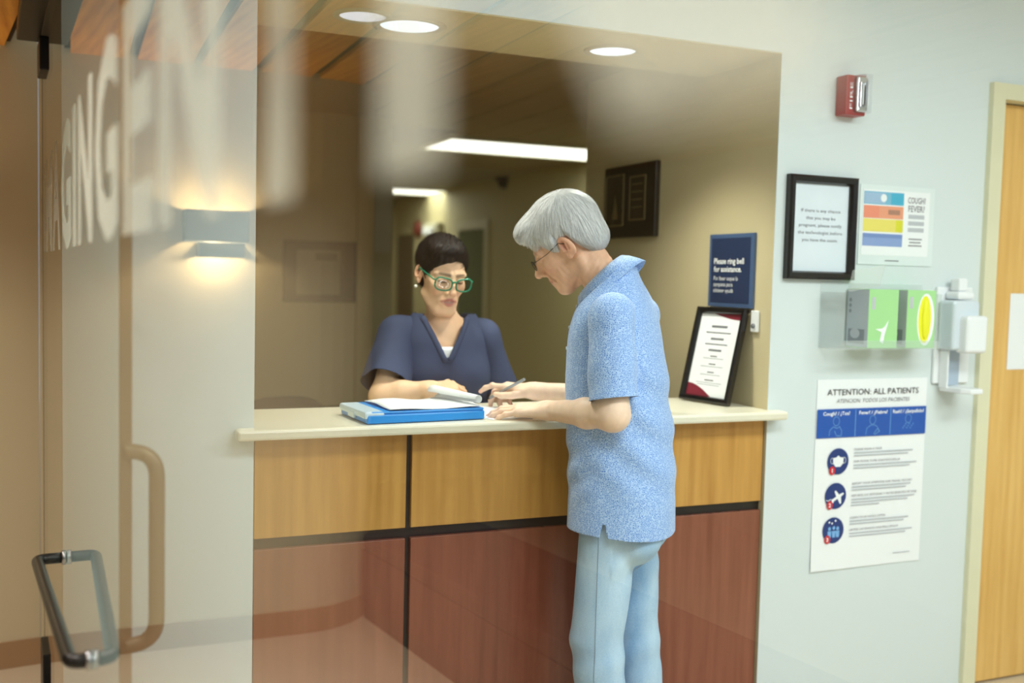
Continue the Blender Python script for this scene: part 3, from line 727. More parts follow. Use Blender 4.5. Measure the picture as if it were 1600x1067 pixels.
def f1(u, v):
    return cm @ Vector((0.066 + 0.275 * u, 0.004 + 0.205 * v, 0.0365 + 0.006 * math.sin(u * 7 + v * 2) ** 2 * (1 - abs(2 * v - 1)) + 0.004 * math.sin(u * 4 + 1) ** 2 + 0.010 * max(0, v - .5) * math.sin(u * 5) ** 2))
pp = tag(sheet('paper_stack', 18, 10, f1, M['white'], th=0.002), 'white forms lying on the blue document case', 'papers')
def f2(u, v):      # page turned over and rolling up above the right end of the case
    R_ = 0.015; a = 0.2 + u * 4.6
    return cm @ Vector((0.278 + 0.055 * (1 - v) + R_ * math.sin(a) * (0.75 + .4 * v), 0.006 + 0.20 * v, 0.058 + 0.004 * v - R_ * math.cos(a) * (0.75 + .4 * v)))
tag(sheet('curled_page', 18, 8, f2, M['white']), 'turned form page curling up beside the pen hand', 'paper')
pmx = frame_m((1.06, 2.668, CT), (1, 0.05, 0), (-0.05, 1, 0))
def f3(u, v): return pmx @ Vector((0.032 + 0.215 * u, 0.012 + 0.27 * v, 0.0012 + 0.020 * max(0, v - 0.25) * max(0, 1 - u * 1.6)))
tag(sheet('loose_form', 10, 10, f3, M['white']), 'loose white form under the hands of the patient', 'paper')

# ------------------------------------------------------------------ office background
bd = thing('bulletin_board', 'small grey notice board on the dim office wall', 'notice board', (1.22, 5.5, 1.30))
bmw = wall_m(0, 5.499, 0)
picture_frame(bd, 1.028, 1.298, 1.424, 1.622, bmw, 0.014, 0.014, mat('board_frame', (58, 54, 46), .4))
flat('panel', 1.040, 1.310, 1.412, 1.610, bmw, mat('board_felt', (92, 88, 74), .8), bd, 0.004)
flat('notice', 1.10, 1.335, 1.335, 1.575, bmw, mat('notice_beige', (150, 142, 112), .7), bd, 0.001, 0.0045)
flat('notice_text', 1.20, 1.52, 1.32, 1.56, bmw, mat('notice_dim', (104, 98, 80), .7), bd, 0.0005, 0.0056)
for i, (lx, ly) in enumerate(((2.72, 6.20), (2.85, 9.95))):
    t = thing('office_troffer', ('long ceiling light panel glowing above the office', 'distant ceiling light panel down the corridor')[i], 'ceiling light', (lx, ly, 2.29), 'office ceiling lights')
    join_boxes('light_frame', [((lx - .64, ly - .31, 2.275), (lx + .64, ly - .28, 2.2995)), ((lx - .64, ly + .28, 2.275), (lx + .64, ly + .31, 2.2995)),
                               ((lx - .64, ly - .28, 2.275), (lx - .61, ly + .28, 2.2995)), ((lx + .61, ly - .28, 2.275), (lx + .64, ly + .28, 2.2995))], M['cream'], t)
    box('diffuser', (lx - .61, ly - .28, 2.279), (lx + .61, ly + .28, 2.288), M['troffer'], t)
vt = thing('ceiling_vent', 'dark ceiling vent next to the office light panel', 'vent', (1.92, 6.0, 2.29))
vdark = mat('vent_dark', (46, 42, 36), .5)
box('vent_frame', (1.66, 5.72, 2.286), (2.06, 6.32, 2.2995), vdark, vt, bevel=0.002)
for k in range(7): box('slat', (1.69, 5.76 + 0.08 * k, 2.274), (2.03, 5.79 + 0.08 * k, 2.2855), vdark, vt)
sk = thing('dome_camera', 'dark dome camera hanging from the office ceiling', 'security camera', (3.2, 7.7, 2.2))
cc = at(788, 288, 2, 2.24)
lathe('mount', [(0.001, 2.2995), (0.085, 2.2995), (0.085, 2.275), (0.075, 2.268), (0.001, 2.268)], vdark, sk, 20, Matrix.Translation((cc.x, cc.y, 0)))
lathe('dome', [(0.001, 2.20), (0.025, 2.203), (0.045, 2.215), (0.058, 2.24), (0.06, 2.2675), (0.001, 2.2675)], mat('smoked_dome', (20, 20, 20), .15), sk, 20, Matrix.Translation((cc.x, cc.y, 0)))
# corridor wall: glazed door, red bell, exit light, far door
XR = 3.399
w1 = struct(join_boxes('window_1', [((XR - 0.02, 9.24, 0.0), (XR, 9.32, 1.96)), ((XR - 0.02, 8.50, 0.0), (XR, 8.58, 1.96)), ((XR - 0.02, 8.58, 1.88), (XR, 9.24, 1.96))], mat('glazed_frame', (196, 190, 160), .5)), 'pale framed glazed door down the corridor')
box('pane', (XR - 0.008, 8.58, 0.02), (XR - 0.001, 9.24, 1.88), mat('green_glass', (70, 92, 70), .15), w1)
d2 = struct(join_boxes('trim_2', [((XR - 0.02, 11.25, 0), (XR, 11.33, 1.96)), ((XR - 0.02, 10.55, 0), (XR, 10.62, 1.96)), ((XR - 0.02, 10.62, 1.89), (XR, 11.25, 1.96))], M['office']))
struct(box('door_2', (XR - 0.012, 10.62, 0.01), (XR - 0.001, 11.25, 1.89), mat('brown_door', (88, 74, 50), .5)), 'dim brown door at the end of the corridor')
fa = thing('alarm_bell', 'dull red alarm bell high on the corridor wall', 'alarm', (XR, 10.5, 1.85))
lathe('gong', [(0.001, 0.06), (0.05, 0.055), (0.085, 0.03), (0.09, 0.0), (0.001, 0.0)], mat('dull_red', (112, 40, 28), .5), fa, 20, frame_m((XR - 0.002, 10.50, 1.935), (0, -1, 0), (0, 0, 1)))
ex = thing('emergency_light', 'pale emergency light unit on the corridor wall', 'emergency light', (XR, 9.95, 1.83))
box('housing', (XR - 0.07, 9.72, 1.84), (XR - 0.001, 10.20, 1.98), mat('pale_unit', (190, 186, 160), .4), ex, bevel=0.01)
box('lamp', (XR - 0.10, 9.80, 1.86), (XR - 0.0705, 10.10, 1.93), M['whiteplastic'], ex, bevel=0.01)
nt_ = tag(flat('office_notice', 1.53, 1.575, 1.612, 1.875, wall_m(0, 5.4995, 0), mat('dim_paper', (196, 190, 164), .6), None, 0.002), 'tall pale notice on the office wall at the corridor corner', 'notice')
# ------------------------------------------------------------------ organic modelling: signed-distance shapes polygonised with surface nets
def _v(p): return np.asarray(p, dtype=np.float32)
def s_cap(P, a, b, r1, r2):
    a, b = _v(a), _v(b); ba = b - a; pa = P - a
    h = np.clip(pa @ ba / max(float(ba @ ba), 1e-9), 0, 1)
    return np.linalg.norm(pa - h[:, None] * ba, axis=1) - (r1 + (r2 - r1) * h)
def s_ell(P, c, r, R=None):
    q = P - _v(c)
    if R is not None: q = q @ _v(R)
    r = _v(r); k0 = np.linalg.norm(q / r, axis=1); k1 = np.linalg.norm(q / (r * r), axis=1)
    return k0 * (k0 - 1) / np.maximum(k1, 1e-6)
def smin(a, b, k):
    h = np.clip(0.5 + 0.5 * (b - a) / k, 0, 1)
    return b + (a - b) * h - k * h * (1 - h)
def smax(a, b, k): return -smin(-a, -b, k)
def surface_nets(fn, lo, hi, h):
    lo, hi = np.array(lo, float), np.array(hi, float)
    n = np.ceil((hi - lo) / h).astype(int) + 1
    ax = [lo[i] + h * np.arange(n[i]) for i in range(3)]
    # evaluate finely only in the blocks near the surface
    B = 4; nb = -(-n // B); n = nb * B
    ax = [lo[i] + h * np.arange(n[i]) for i in range(3)]
    cb = np.stack(np.meshgrid(*[lo[i] + h * (B * np.arange(nb[i]) + (B - 1) / 2) for i in range(3)], indexing='ij'), -1).reshape(-1, 3).astype(np.float32)
    dc_ = np.concatenate([fn(cb[i:i + 300000]) for i in range(0, len(cb), 300000)])
    Vb = np.repeat(dc_[:, None], B ** 3, 1).astype(np.float32)
    near = np.nonzero(np.abs(dc_) < h * B * 1.6 + 0.007)[0]
    loc_ = np.stack(np.meshgrid(*[h * (np.arange(B) - (B - 1) / 2)] * 3, indexing='ij'), -1).reshape(-1, 3).astype(np.float32)
    for i in range(0, len(near), 6000):
        k = near[i:i + 6000]
        Vb[k] = fn((cb[k][:, None] + loc_[None]).reshape(-1, 3)).reshape(len(k), -1)
    V = Vb.reshape(*nb, B, B, B).transpose(0, 3, 1, 4, 2, 5).reshape(*n)
    S = V < 0
    c = n - 1
    acc = np.zeros((*c, 3), np.float32); cnt = np.zeros(c, np.float32)
    sl = lambda a, o: slice(o, o + c[a])
    for axis in range(3):
        o1, o2 = [a for a in range(3) if a != axis]
        for d1 in (0, 1):
            for d2 in (0, 1):
                off = [0, 0, 0]; off[o1] = d1; off[o2] = d2
                s0 = tuple(sl(a, off[a]) for a in range(3)); off2 = list(off); off2[axis] = 1; s1 = tuple(sl(a, off2[a]) for a in range(3))
                v0, v1 = V[s0], V[s1]; cr = S[s0] != S[s1]
                t = np.where(cr, v0 / np.where(cr, v0 - v1, 1), 0)
                w = cr.astype(np.float32)
                acc[..., axis] += t * w; acc[..., o1] += d1 * w; acc[..., o2] += d2 * w; cnt += w
    mask = cnt > 0
    idx = -np.ones(c, np.int64); idx[mask] = np.arange(mask.sum())
    ijk = np.argwhere(mask)
    verts = lo + (ijk + acc[mask] / cnt[mask][:, None]) * h
    faces = []
    for axis in range(3):
        o1, o2 = (axis + 1) % 3, (axis + 2) % 3
        s0 = [slice(None)] * 3; s1 = [slice(None)] * 3
        s0[axis] = slice(0, n[axis] - 1); s1[axis] = slice(1, n[axis])
        for a in (o1, o2): s0[a] = s1[a] = slice(1, n[a] - 1)
        A, B = S[tuple(s0)], S[tuple(s1)]
        e = np.argwhere(A != B)
        if len(e) == 0: continue
        flip = A[tuple(e.T)]
        base = e.copy(); base[:, o1] += 1; base[:, o2] += 1
        q = []
        for d1, d2 in ((-1, -1), (0, -1), (0, 0), (-1, 0)):
            b = base.copy(); b[:, o1] += d1; b[:, o2] += d2
            q.append(idx[tuple(b.T)])
        q = np.stack(q, 1); q[~flip] = q[~flip][:, ::-1]
        faces.append(q)
    F = np.concatenate(faces); F = F[(F >= 0).all(1)]
    return verts, F
def np_mesh(name, V, F, col=None):
    me = bpy.data.meshes.new(name); k = F.shape[1]
    me.vertices.add(len(V)); me.vertices.foreach_set('co', np.asarray(V, np.float32).ravel())
    me.loops.add(F.size); me.loops.foreach_set('vertex_index', F.ravel().astype(np.int32))
    me.polygons.add(len(F)); me.polygons.foreach_set('loop_start', np.arange(0, F.size, k, dtype=np.int32))
    me.polygons.foreach_set('loop_total', np.full(len(F), k, np.int32))
    me.polygons.foreach_set('use_smooth', np.ones(len(F), bool))
    me.update(calc_edges=True); me.validate()
    if col is not None:
        a = me.attributes.new('tint', 'FLOAT_COLOR', 'POINT')
        a.data.foreach_set('color', np.concatenate([col, np.ones((len(col), 1))], 1).astype(np.float32).ravel())
    return me
def merge(parts):
    Vs, Fs, Cs, o = [], [], [], 0
    for V, F, C in parts:
        Vs.append(V); Fs.append(F + o); Cs.append(C); o += len(V)
    return np.concatenate(Vs), np.concatenate(Fs), np.concatenate(Cs)
def cut(V, F, s):
    """Trim a mesh to s > 0; border vertices slide onto the cut so that it is clean."""
    s = np.asarray(s, float); ins = s > 0
    F = F[ins[F].any(1)]
    E = np.concatenate([F[:, [i, (i + 1) % 4]] for i in range(4)]); E = np.concatenate([E, E[:, ::-1], F[:, [0, 2]], F[:, [2, 0]]])
    E = E[ins[E[:, 0]] & ~ins[E[:, 1]]]
    t = s[E[:, 0]] / (s[E[:, 0]] - s[E[:, 1]] + 1e-12)
    X = V[E[:, 0]] + (V[E[:, 1]] - V[E[:, 0]]) * t[:, None]
    acc = np.zeros_like(V); n = np.zeros(len(V))
    np.add.at(acc, E[:, 1], X); np.add.at(n, E[:, 1], 1)
    V = V.copy(); m = n > 0; V[m] = acc[m] / n[m][:, None]
    F = F[(ins | m)[F].all(1)]
    used = np.unique(F); mp_ = -np.ones(len(V), np.int64); mp_[used] = np.arange(len(used))
    return V[used], mp_[F]
def snoise(P, f, seed=0):
    """Cheap smooth noise: a few rotated sine waves."""
    r = np.random.default_rng(seed); o = np.zeros(len(P), np.float32)
    for k in range(6):
        d = r.normal(size=3); d /= np.linalg.norm(d)
        o += np.sin(P @ _v(d) * f * (0.7 + 0.25 * k) + r.uniform(0, 6.28)).astype(np.float32)
    return o / 6
class Frame:
    """Local frame: rows are the local axes in world space."""
    def __init__(self, o, X, Y, Z, s=1.0):
        self.o = np.array(o, float); self.A = np.array([X, Y, Z], float); self.s = s
    def w(self, p): return self.o + (np.atleast_2d(p) * self.s) @ self.A
    def l(self, p): return ((p - self.o) @ self.A.T) / self.s
    def mw(self):
        A = self.A * self.s
        return Matrix(((A[0][0], A[1][0], A[2][0], self.o[0]), (A[0][1], A[1][1], A[2][1], self.o[1]), (A[0][2], A[1][2], A[2][2], self.o[2]), (0, 0, 0, 1)))
def mat_skin(name):
    m, nt, N, L, b = new_mat(name)
    a = N.new('ShaderNodeAttribute'); a.attribute_name = 'tint'
    tc = N.new('ShaderNodeTexCoord'); nz = N.new('ShaderNodeTexNoise'); nz.inputs['Scale'].default_value = 55; nz.inputs['Detail'].default_value = 4
    mr = N.new('ShaderNodeMapRange'); mr.inputs['To Min'].default_value = 0.86; mr.inputs['To Max'].default_value = 1.12
    mx = N.new('ShaderNodeMix'); mx.data_type = 'RGBA'; mx.blend_type = 'MULTIPLY'; mx.inputs[0].default_value = 1.0
    L.new(tc.outputs['Object'], nz.inputs['Vector']); L.new(nz.outputs['Fac'], mr.inputs[0])
    L.new(a.outputs['Color'], mx.inputs[6]); L.new(mr.outputs[0], mx.inputs[7]); L.new(mx.outputs[2], b.inputs['Base Color'])
    b.inputs['Roughness'].default_value = 0.48; b.inputs['Specular IOR Level'].default_value = 0.4
    b.inputs['Subsurface Weight'].default_value = 0.12; b.inputs['Subsurface Radius'].default_value = (0.010, 0.004, 0.002); b.inputs['Subsurface Scale'].default_value = 0.6
    nb = N.new('ShaderNodeTexNoise'); nb.inputs['Scale'].default_value = 420; bp = N.new('ShaderNodeBump'); bp.inputs['Strength'].default_value = 0.15; bp.inputs['Distance'].default_value = 0.001
    L.new(tc.outputs['Object'], nb.inputs['Vector']); L.new(nb.outputs['Fac'], bp.inputs['Height']); L.new(bp.outputs[0], b.inputs['Normal'])
    return m

# ---- heads: canonical frame x forward, y to the person's left, z up, origin between the ears
def head_sdf(P, p):
    S = P.copy(); S[:, 1] = np.abs(S[:, 1])
    d = s_ell(P, (-0.012, 0, 0.038), (0.098, 0.076, 0.088))
    d = smin(d, s_ell(P, (0.036, 0, -0.030), (0.060, p.get('fw', 0.060), 0.092)), 0.03)
    ch = p.get('chin', (0.080, 0, -0.112))
    d = smin(d, s_cap(S, (0.004, 0.050, -0.070), (ch[0] - 0.012, 0.012 + p.get('cw', 0), ch[2]), 0.017, 0.020), 0.030)
    d = smin(d, s_ell(P, ch, (0.021, 0.024 + p.get('cw', 0), 0.018)), 0.02)
    d = smin(d, s_ell(S, (0.062, 0.044, -0.024), (0.022, 0.019, 0.020)), 0.025)            # cheek bones
    d = smin(d, s_cap(S, (0.092, 0.010, 0.022), (0.072, 0.052, 0.020), 0.009, 0.008), 0.016)  # brow
    d = smax(d, -s_ell(S, (0.106, 0.033, 0.000), (0.020, 0.021, 0.013)), 0.012)            # sockets
    d = smin(d, s_ell(S, (0.080, 0.032, 0.000), (0.015, 0.017, 0.0125)), 0.004)            # lids over the eyeballs
    ns = p.get('nose', 1.0)
    d = smin(d, s_cap(P, (0.080, 0, 0.010), (0.098, 0, -0.036), 0.012, 0.0165), 0.012)      # root of the nose
    d = smin(d, s_cap(P, (0.094, 0, 0.012), (0.094 + 0.026 * ns, 0, -0.034), 0.0080, 0.0115), 0.012)
    d = smin(d, s_ell(P, (0.094 + 0.026 * ns, 0, -0.037), (0.011, 0.011, 0.009)), 0.006)
    d = smin(d, s_ell(S, (0.100 + 0.006 * ns, 0.0132, -0.041), (0.012, 0.0072, 0.0082)), 0.005)
    d = smax(d, -s_ell(S, (0.109 + 0.006 * ns, 0.0065, -0.0475), (0.004, 0.003, 0.004)), 0.003)
    # mouth
    op = p.get('open', 0.0)
    mz = -0.072
    d = smin(d, s_ell(P, (0.086, 0, mz), (0.021, 0.032, 0.024)), 0.02)
    d = smin(d, s_cap(S, (0.1050, 0.005, mz + 0.005 + op), (0.0925, 0.027, mz + 0.0005), 0.0052, 0.003), 0.004)
    d = smin(d, s_cap(S, (0.1025, 0.000, mz - 0.008 - op), (0.0915, 0.025, mz - 0.003), p.get('ll', 0.0060), 0.003), 0.004)
    d = smax(d, -s_cap(S, (0.1095, 0.0, mz - 0.001), (0.096, 0.026, mz - 0.001), 0.0020 + op, 0.0012), 0.003)
    # creases from nose to mouth corner
    if p.get('age', 0):
        d = smax(d, -(s_cap(S, (0.100, 0.019, -0.040), (0.088, 0.033, -0.066), 0.0022, 0.002)), 0.006)
        d = smax(d, -(s_cap(S, (0.083, 0.034, -0.070), (0.074, 0.036, -0.095), 0.002, 0.0015)), 0.006)
        d = smin(d, s_cap(S, (0.050, 0.044, -0.070), (0.066, 0.026, -0.104), 0.016, 0.012), 0.02)
    # ears
    e = s_ell(S, (-0.012, 0.081, -0.004), (0.021, 0.010, 0.033), EAR_R)
    e = smax(e, -s_ell(S, (-0.007, 0.0905, 0.003), (0.0125, 0.0095, 0.020), EAR_R), 0.003)
    e = smin(e, s_cap(S, (-0.016, 0.086, 0.012), (-0.010, 0.085, -0.016), 0.0035, 0.003), 0.003)
    e = smin(e, s_ell(S, (-0.005, 0.080, -0.031), (0.009, 0.006, 0.010)), 0.006)
    e = smin(e, s_cap(S, (0.004, 0.080, -0.012), (0.004, 0.082, 0.000), 0.005, 0.004), 0.004)
    d = smin(d, e, 0.006)
    return d
_ea = math.radians(14)
EAR_R = np.array([[math.cos(_ea), 0, math.sin(_ea)], [0, 1, 0], [-math.sin(_ea), 0, math.cos(_ea)]]) @ np.array([[math.cos(-.3), -math.sin(-.3), 0], [math.sin(-.3), math.cos(-.3), 0], [0, 0, 1]])
def face_tint(Q, base, lip, flush, brow, p):
    C = np.tile(np.array(lin(base)), (len(Q), 1)); S = Q.copy(); S[:, 1] = np.abs(S[:, 1])
    def blend(m, c):
        nonlocal C
        C = C * (1 - m[:, None]) + np.array(lin(c)) * m[:, None]
    g = lambda c, r: np.exp(-np.sum(((S - _v(c)) / _v(r)) ** 2, 1))
    blend(0.40 * g((0.075, 0.045, -0.035), (0.03, 0.022, 0.02)), flush)
    blend(0.35 * g((0.118, 0, -0.036), (0.014, 0.014, 0.012)), flush)
    blend(0.45 * g((-0.012, 0.085, 0.0), (0.02, 0.012, 0.035)), flush)
    blend(0.6 * g((-0.004, 0.081, 0.000), (0.010, 0.006, 0.013)), p.get('inear', (170, 92, 76)))
    op = p.get('open', 0)
    up = np.minimum(s_cap(S, (0.1075, 0.005, -0.0668 + op), (0.095, 0.027, -0.0715), 0.0050, 0.0028), s_cap(S, (0.1065, 0, -0.080 - op), (0.094, 0.025, -0.0755), 0.0058, 0.0028))
    blend(np.clip(1 - np.maximum(up, 0) / 0.003, 0, 1) * (Q[:, 0] > 0.08), lip)
    blend((np.clip(1 - np.maximum(s_cap(S, (0.109, 0, -0.073), (0.097, 0.024, -0.073), 0.0012 + op, 0.0006), 0) / 0.002, 0, 1)) * (Q[:, 0] > 0.07), p.get('inmouth', (120, 60, 55)))
    bd = s_cap(S, (0.102, 0.015, 0.021), (0.087, 0.047, 0.023), 0.0045, 0.0025)
    blend(np.clip(1 - np.maximum(bd, 0) / 0.004, 0, 1) * p.get('browa', 0.8) * (Q[:, 0] > 0.06), brow)
    blend(0.5 * g((0.098, 0.033, -0.002), (0.012, 0.018, 0.009)), p.get('lid', (170, 110, 90)))
    return C
# ---- hands: canonical right hand, origin at the wrist, x to the fingers, y to the thumb, z out of the back of the hand
FB = [(0.088, 0.031, 0.002), (0.093, 0.010, 0.004), (0.089, -0.011, 0.002), (0.080, -0.030, -0.002)]
FL = [(0.044, 0.026, 0.021), (0.049, 0.030, 0.022), (0.045, 0.028, 0.021), (0.034, 0.021, 0.019)]
def hand_caps(curls, spreads, thumb):
    caps = []
    for k in range(4):
        p = np.array(FB[k]); ang = 0.0; tips = [p]
        rr = (0.0092, 0.0082, 0.0075, 0.0064) if k < 3 else (0.0080, 0.0072, 0.0065, 0.0056)
        for j in range(3):
            ang += curls[k][j]
            d = np.array([math.cos(ang) * math.cos(spreads[k]), math.cos(ang) * math.sin(spreads[k]), -math.sin(ang)])
            q = p + d * FL[k][j]; caps.append((p, q, rr[j] * 1.04, rr[j + 1])); p = q
    palm = [((0.004, 0.012 - 0.012 * k, 0), tuple(np.array(FB[k]) - (0.002, 0, 0.003)), 0.0185 - 0.001 * k, 0.0112 if k < 3 else 0.010) for k in range(4)]
    th = [(thumb[i], thumb[i + 1], (0.0155, 0.0115, 0.0100)[i], (0.0115, 0.0100, 0.0080)[i]) for i in range(3)]
    return caps, palm, th
def hand_sdf(P, H, veins=0.0):
    caps, palm, th = H
    d = None
    for a, b, r1, r2 in palm:
        q = s_cap(P, a, b, r1, r2); d = q if d is None else smin(d, q, 0.016)
    fd = None
    for k in range(4):
        f = None
        for a, b, r1, r2 in caps[3 * k:3 * k + 3]:
            q = s_cap(P, a, b, r1, r2); f = q if f is None else smin(f, q, 0.003)
            f = smin(f, s_ell(P, _v(a) + _v((0, 0, 0.001)), (r1 * 1.06,) * 3), 0.004)
        fd = f if fd is None else smin(fd, f, 0.0018)
    d = smin(d, fd, 0.007)
    t = None
    for a, b, r1, r2 in th:
        q = s_cap(P, a, b, r1, r2); t = q if t is None else smin(t, q, 0.004)
    d = smin(d, t, 0.009)
    if veins:
        for k in range(4):      # tendons over the back of the hand
            b = FB[k]; d = smin(d, s_cap(P, (0.02, b[1] * 0.45, 0.0165), (b[0], b[1], b[2] + 0.0078), 0.003, 0.0036), 0.007)
    return d
def polyline_bbox(pts, pad):
    a = np.array(pts); return a.min(0) - pad, a.max(0) + pad
def ribbon_hair(roots, step_dir, sdf, n, seg, length, lift, width, jitter, taper=0.25, seed=1, grad_eps=0.002):
    """Locks of hair that start on a scalp surface and are combed along it."""
    r = np.random.default_rng(seed)
    pick = r.integers(0, len(roots), n); p = roots[pick] + r.normal(scale=0.0015, size=(n, 3))
    L_ = length * r.uniform(0.6, 1.25, n); off0 = lift * r.uniform(0.1, 1.0, n)
    pts = []; nor = []
    jit = r.normal(scale=jitter, size=(n, 3))
    for k in range(seg + 1):
        g = np.stack([sdf((p + e).astype(np.float32)) - sdf((p - e).astype(np.float32)) for e in np.eye(3) * grad_eps], 1); g /= np.linalg.norm(g, axis=1)[:, None] + 1e-9
        d = sdf(p.astype(np.float32)); t = k / seg
        p = p - g * (d - off0 * (0.3 + 1.0 * math.sin(min(1, t * 1.15) * math.pi)))[:, None]
        pts.append(p.copy()); nor.append(g)
        v = step_dir(p) + jit; v -= g * np.sum(v * g, 1)[:, None]; v /= np.linalg.norm(v, axis=1)[:, None] + 1e-9
        p = p + v * (L_ / seg)[:, None]
    pts = np.stack(pts, 1); nor = np.stack(nor, 1)
    tan = np.gradient(pts, axis=1); side = np.cross(tan, nor); side /= np.linalg.norm(side, axis=2)[..., None] + 1e-9
    w = width * r.uniform(0.6, 1.4, n)[:, None, None] * (np.linspace(1, taper, seg + 1) ** 0.8)[None, :, None]
    A = pts + side * w; B = pts - side * w
    V = np.stack([A, B], 2).reshape(-1, 3)
    base = (np.arange(n) * (seg + 1) * 2)[:, None] + (np.arange(seg) * 2)[None]
    F = np.stack([base, base + 1, base + 3, base + 2], 2).reshape(-1, 4)
    shade = np.repeat(r.uniform(0, 1, n), (seg + 1) * 2)
    return V, F, shade
def mat_hair(name, dark, light, rough=0.45):
    m, nt, N, L, b = new_mat(name)
    a = N.new('ShaderNodeAttribute'); a.attribute_name = 'tint'
    mx = N.new('ShaderNodeMix'); mx.data_type = 'RGBA'; mx.inputs[6].default_value = (*lin(dark), 1); mx.inputs[7].default_value = (*lin(light), 1)
    L.new(a.outputs['Fac'], mx.inputs[0]); L.new(mx.outputs[2], b.inputs['Base Color'])
    b.inputs['Roughness'].default_value = rough; b.inputs['Specular IOR Level'].default_value = 0.25
    return m
def hair_tint(sh): return np.repeat(sh[:, None], 3, 1)
def loft(name, rings, material, parent, closed=True, cap=False, thick=0.0):
    """Skin a list of rings (each a list of points) into one sheet."""
    n = len(rings[0]); V = np.array([p for r_ in rings for p in r_], float); F = []
    for i in range(len(rings) - 1):
        for k in range(n if closed else n - 1):
            j = (k + 1) % n; F.append((i * n + k, i * n + j, (i + 1) * n + j, (i + 1) * n + k))
    me = np_mesh(name, V, np.array(F)); o = link(name, me, material, parent)
    if thick:
        md = o.modifiers.new('thickness', 'SOLIDIFY'); md.thickness = thick; md.offset = 0
    return o
# ------------------------------------------------------------------ the patient, in profile at the counter
_th = math.radians(28.5); _vd = np.array([math.sin(_th), math.cos(_th), 0]); _ld = np.array([-_vd[1], _vd[0], 0]); _a = math.radians(12)
mf = math.cos(_a) * _ld + math.sin(_a) * _vd; ml = np.array([-mf[1], mf[0], 0]); mz = np.array([0, 0, 1.0])
m0 = np.array([1.47, 2.48, 0.0])
MAN = Frame(m0, mf, ml, mz)
man = thing('person', 'grey-haired person in light blue short-sleeved shirt and jeans writing at the counter', 'person', tuple(m0))
V3 = lambda v: np.array(v, float)
skin_m = mat_skin('skin_fair')
SK, LIP, FLU = (230, 182, 150), (200, 128, 114), (224, 142, 120)
def ray_l(x, y, off):
    d = np.array(CR * ((x - 800) / FPX) - CU * ((y - 533.5) / FPX) + CF); o = np.array([0, 0, EYE])
    return MAN.l(o + d * (((m0 - o) @ ml + off) / (d @ ml)))
# joints in the person's own frame: forward, left, up
tol = lambda p: MAN.l(V3(p))
Ls = V3((0.068, 0.158, 1.358)); Le = ray_l(958, 648, 0.192); Lw = tol(at(855, 641, 2, 1.085)); Lt = tol(at(764, 648, 2, 1.060))
Rs = V3((0.060, -0.180, 1.35)); Re = tol(at(960, 625, 1, 2.75)); Rw = tol(at(836, 611, 2, 1.114)); Rt = tol(at(766, 600, 2, 1.124))
# head
hp_, hr_, hy_ = math.radians(33), math.radians(16), math.radians(-4)
fx = math.cos(hy_) * V3((1, 0, 0)) + math.sin(hy_) * V3((0, 1, 0)); fy = np.cross(V3((0, 0, 1)), fx)
HX = math.cos(hp_) * fx - math.sin(hp_) * V3((0, 0, 1)); HU = np.cross(HX, fy)
HY = math.cos(hr_) * fy - math.sin(hr_) * HU; HU = np.cross(HX, HY)
head_o = V3((0.238, -0.008, 1.562))
toW = lambda v: v @ MAN.A
MH = Frame(MAN.w(head_o)[0], toW(HX), toW(HY), toW(HU), 0.99)
hpar = dict(age=1, nose=1.2, fw=0.058, chin=(0.082, 0, -0.108))
neck_b = MH.l(MAN.w(V3((0.098, 0.0, 1.405)))[0])
def man_head(Q):
    d = head_sdf(Q, hpar)
    d = smin(d, s_cap(Q, (-0.028, 0, -0.045), neck_b, 0.050, 0.060), 0.022)
    S = Q.copy(); S[:, 1] = np.abs(S[:, 1])
    d = smin(d, s_cap(S, (-0.018, 0.058, -0.055), neck_b * 0.9 + V3((0.03, 0.02, 0)), 0.014, 0.012), 0.016)
    wr = 0.0008 * np.sin((Q[:, 2] * 0.5 - Q[:, 0]) * 420 + 3 * np.sin(Q[:, 2] * 60)) * np.exp(-((Q[:, 0] - 0.045) / 0.025) ** 2 - ((Q[:, 2] + 0.06) / 0.03) ** 2)      # creased cheek
    wr += 0.0008 * np.sin(Q[:, 2] * 330 + Q[:, 0] * 200) * np.exp(-((Q[:, 2] + 0.115) / 0.03) ** 2) * (Q[:, 0] < 0.05)
    return d + wr + 0.0005 * snoise(Q, 150, 33)
V, F = surface_nets(man_head, (-0.135, -0.11, -0.22), (0.15, 0.11, 0.145), 0.0026)
C = face_tint(V.astype(np.float32), SK, LIP, FLU, (120, 112, 104), dict(browa=0.5, lid=(196, 138, 116)))
C = C * (1 + 0.07 * snoise(V.astype(np.float32), 130, 31) + 0.06 * snoise(V.astype(np.float32), 330, 32))[:, None]
parts = [(MH.w(V), F, C)]
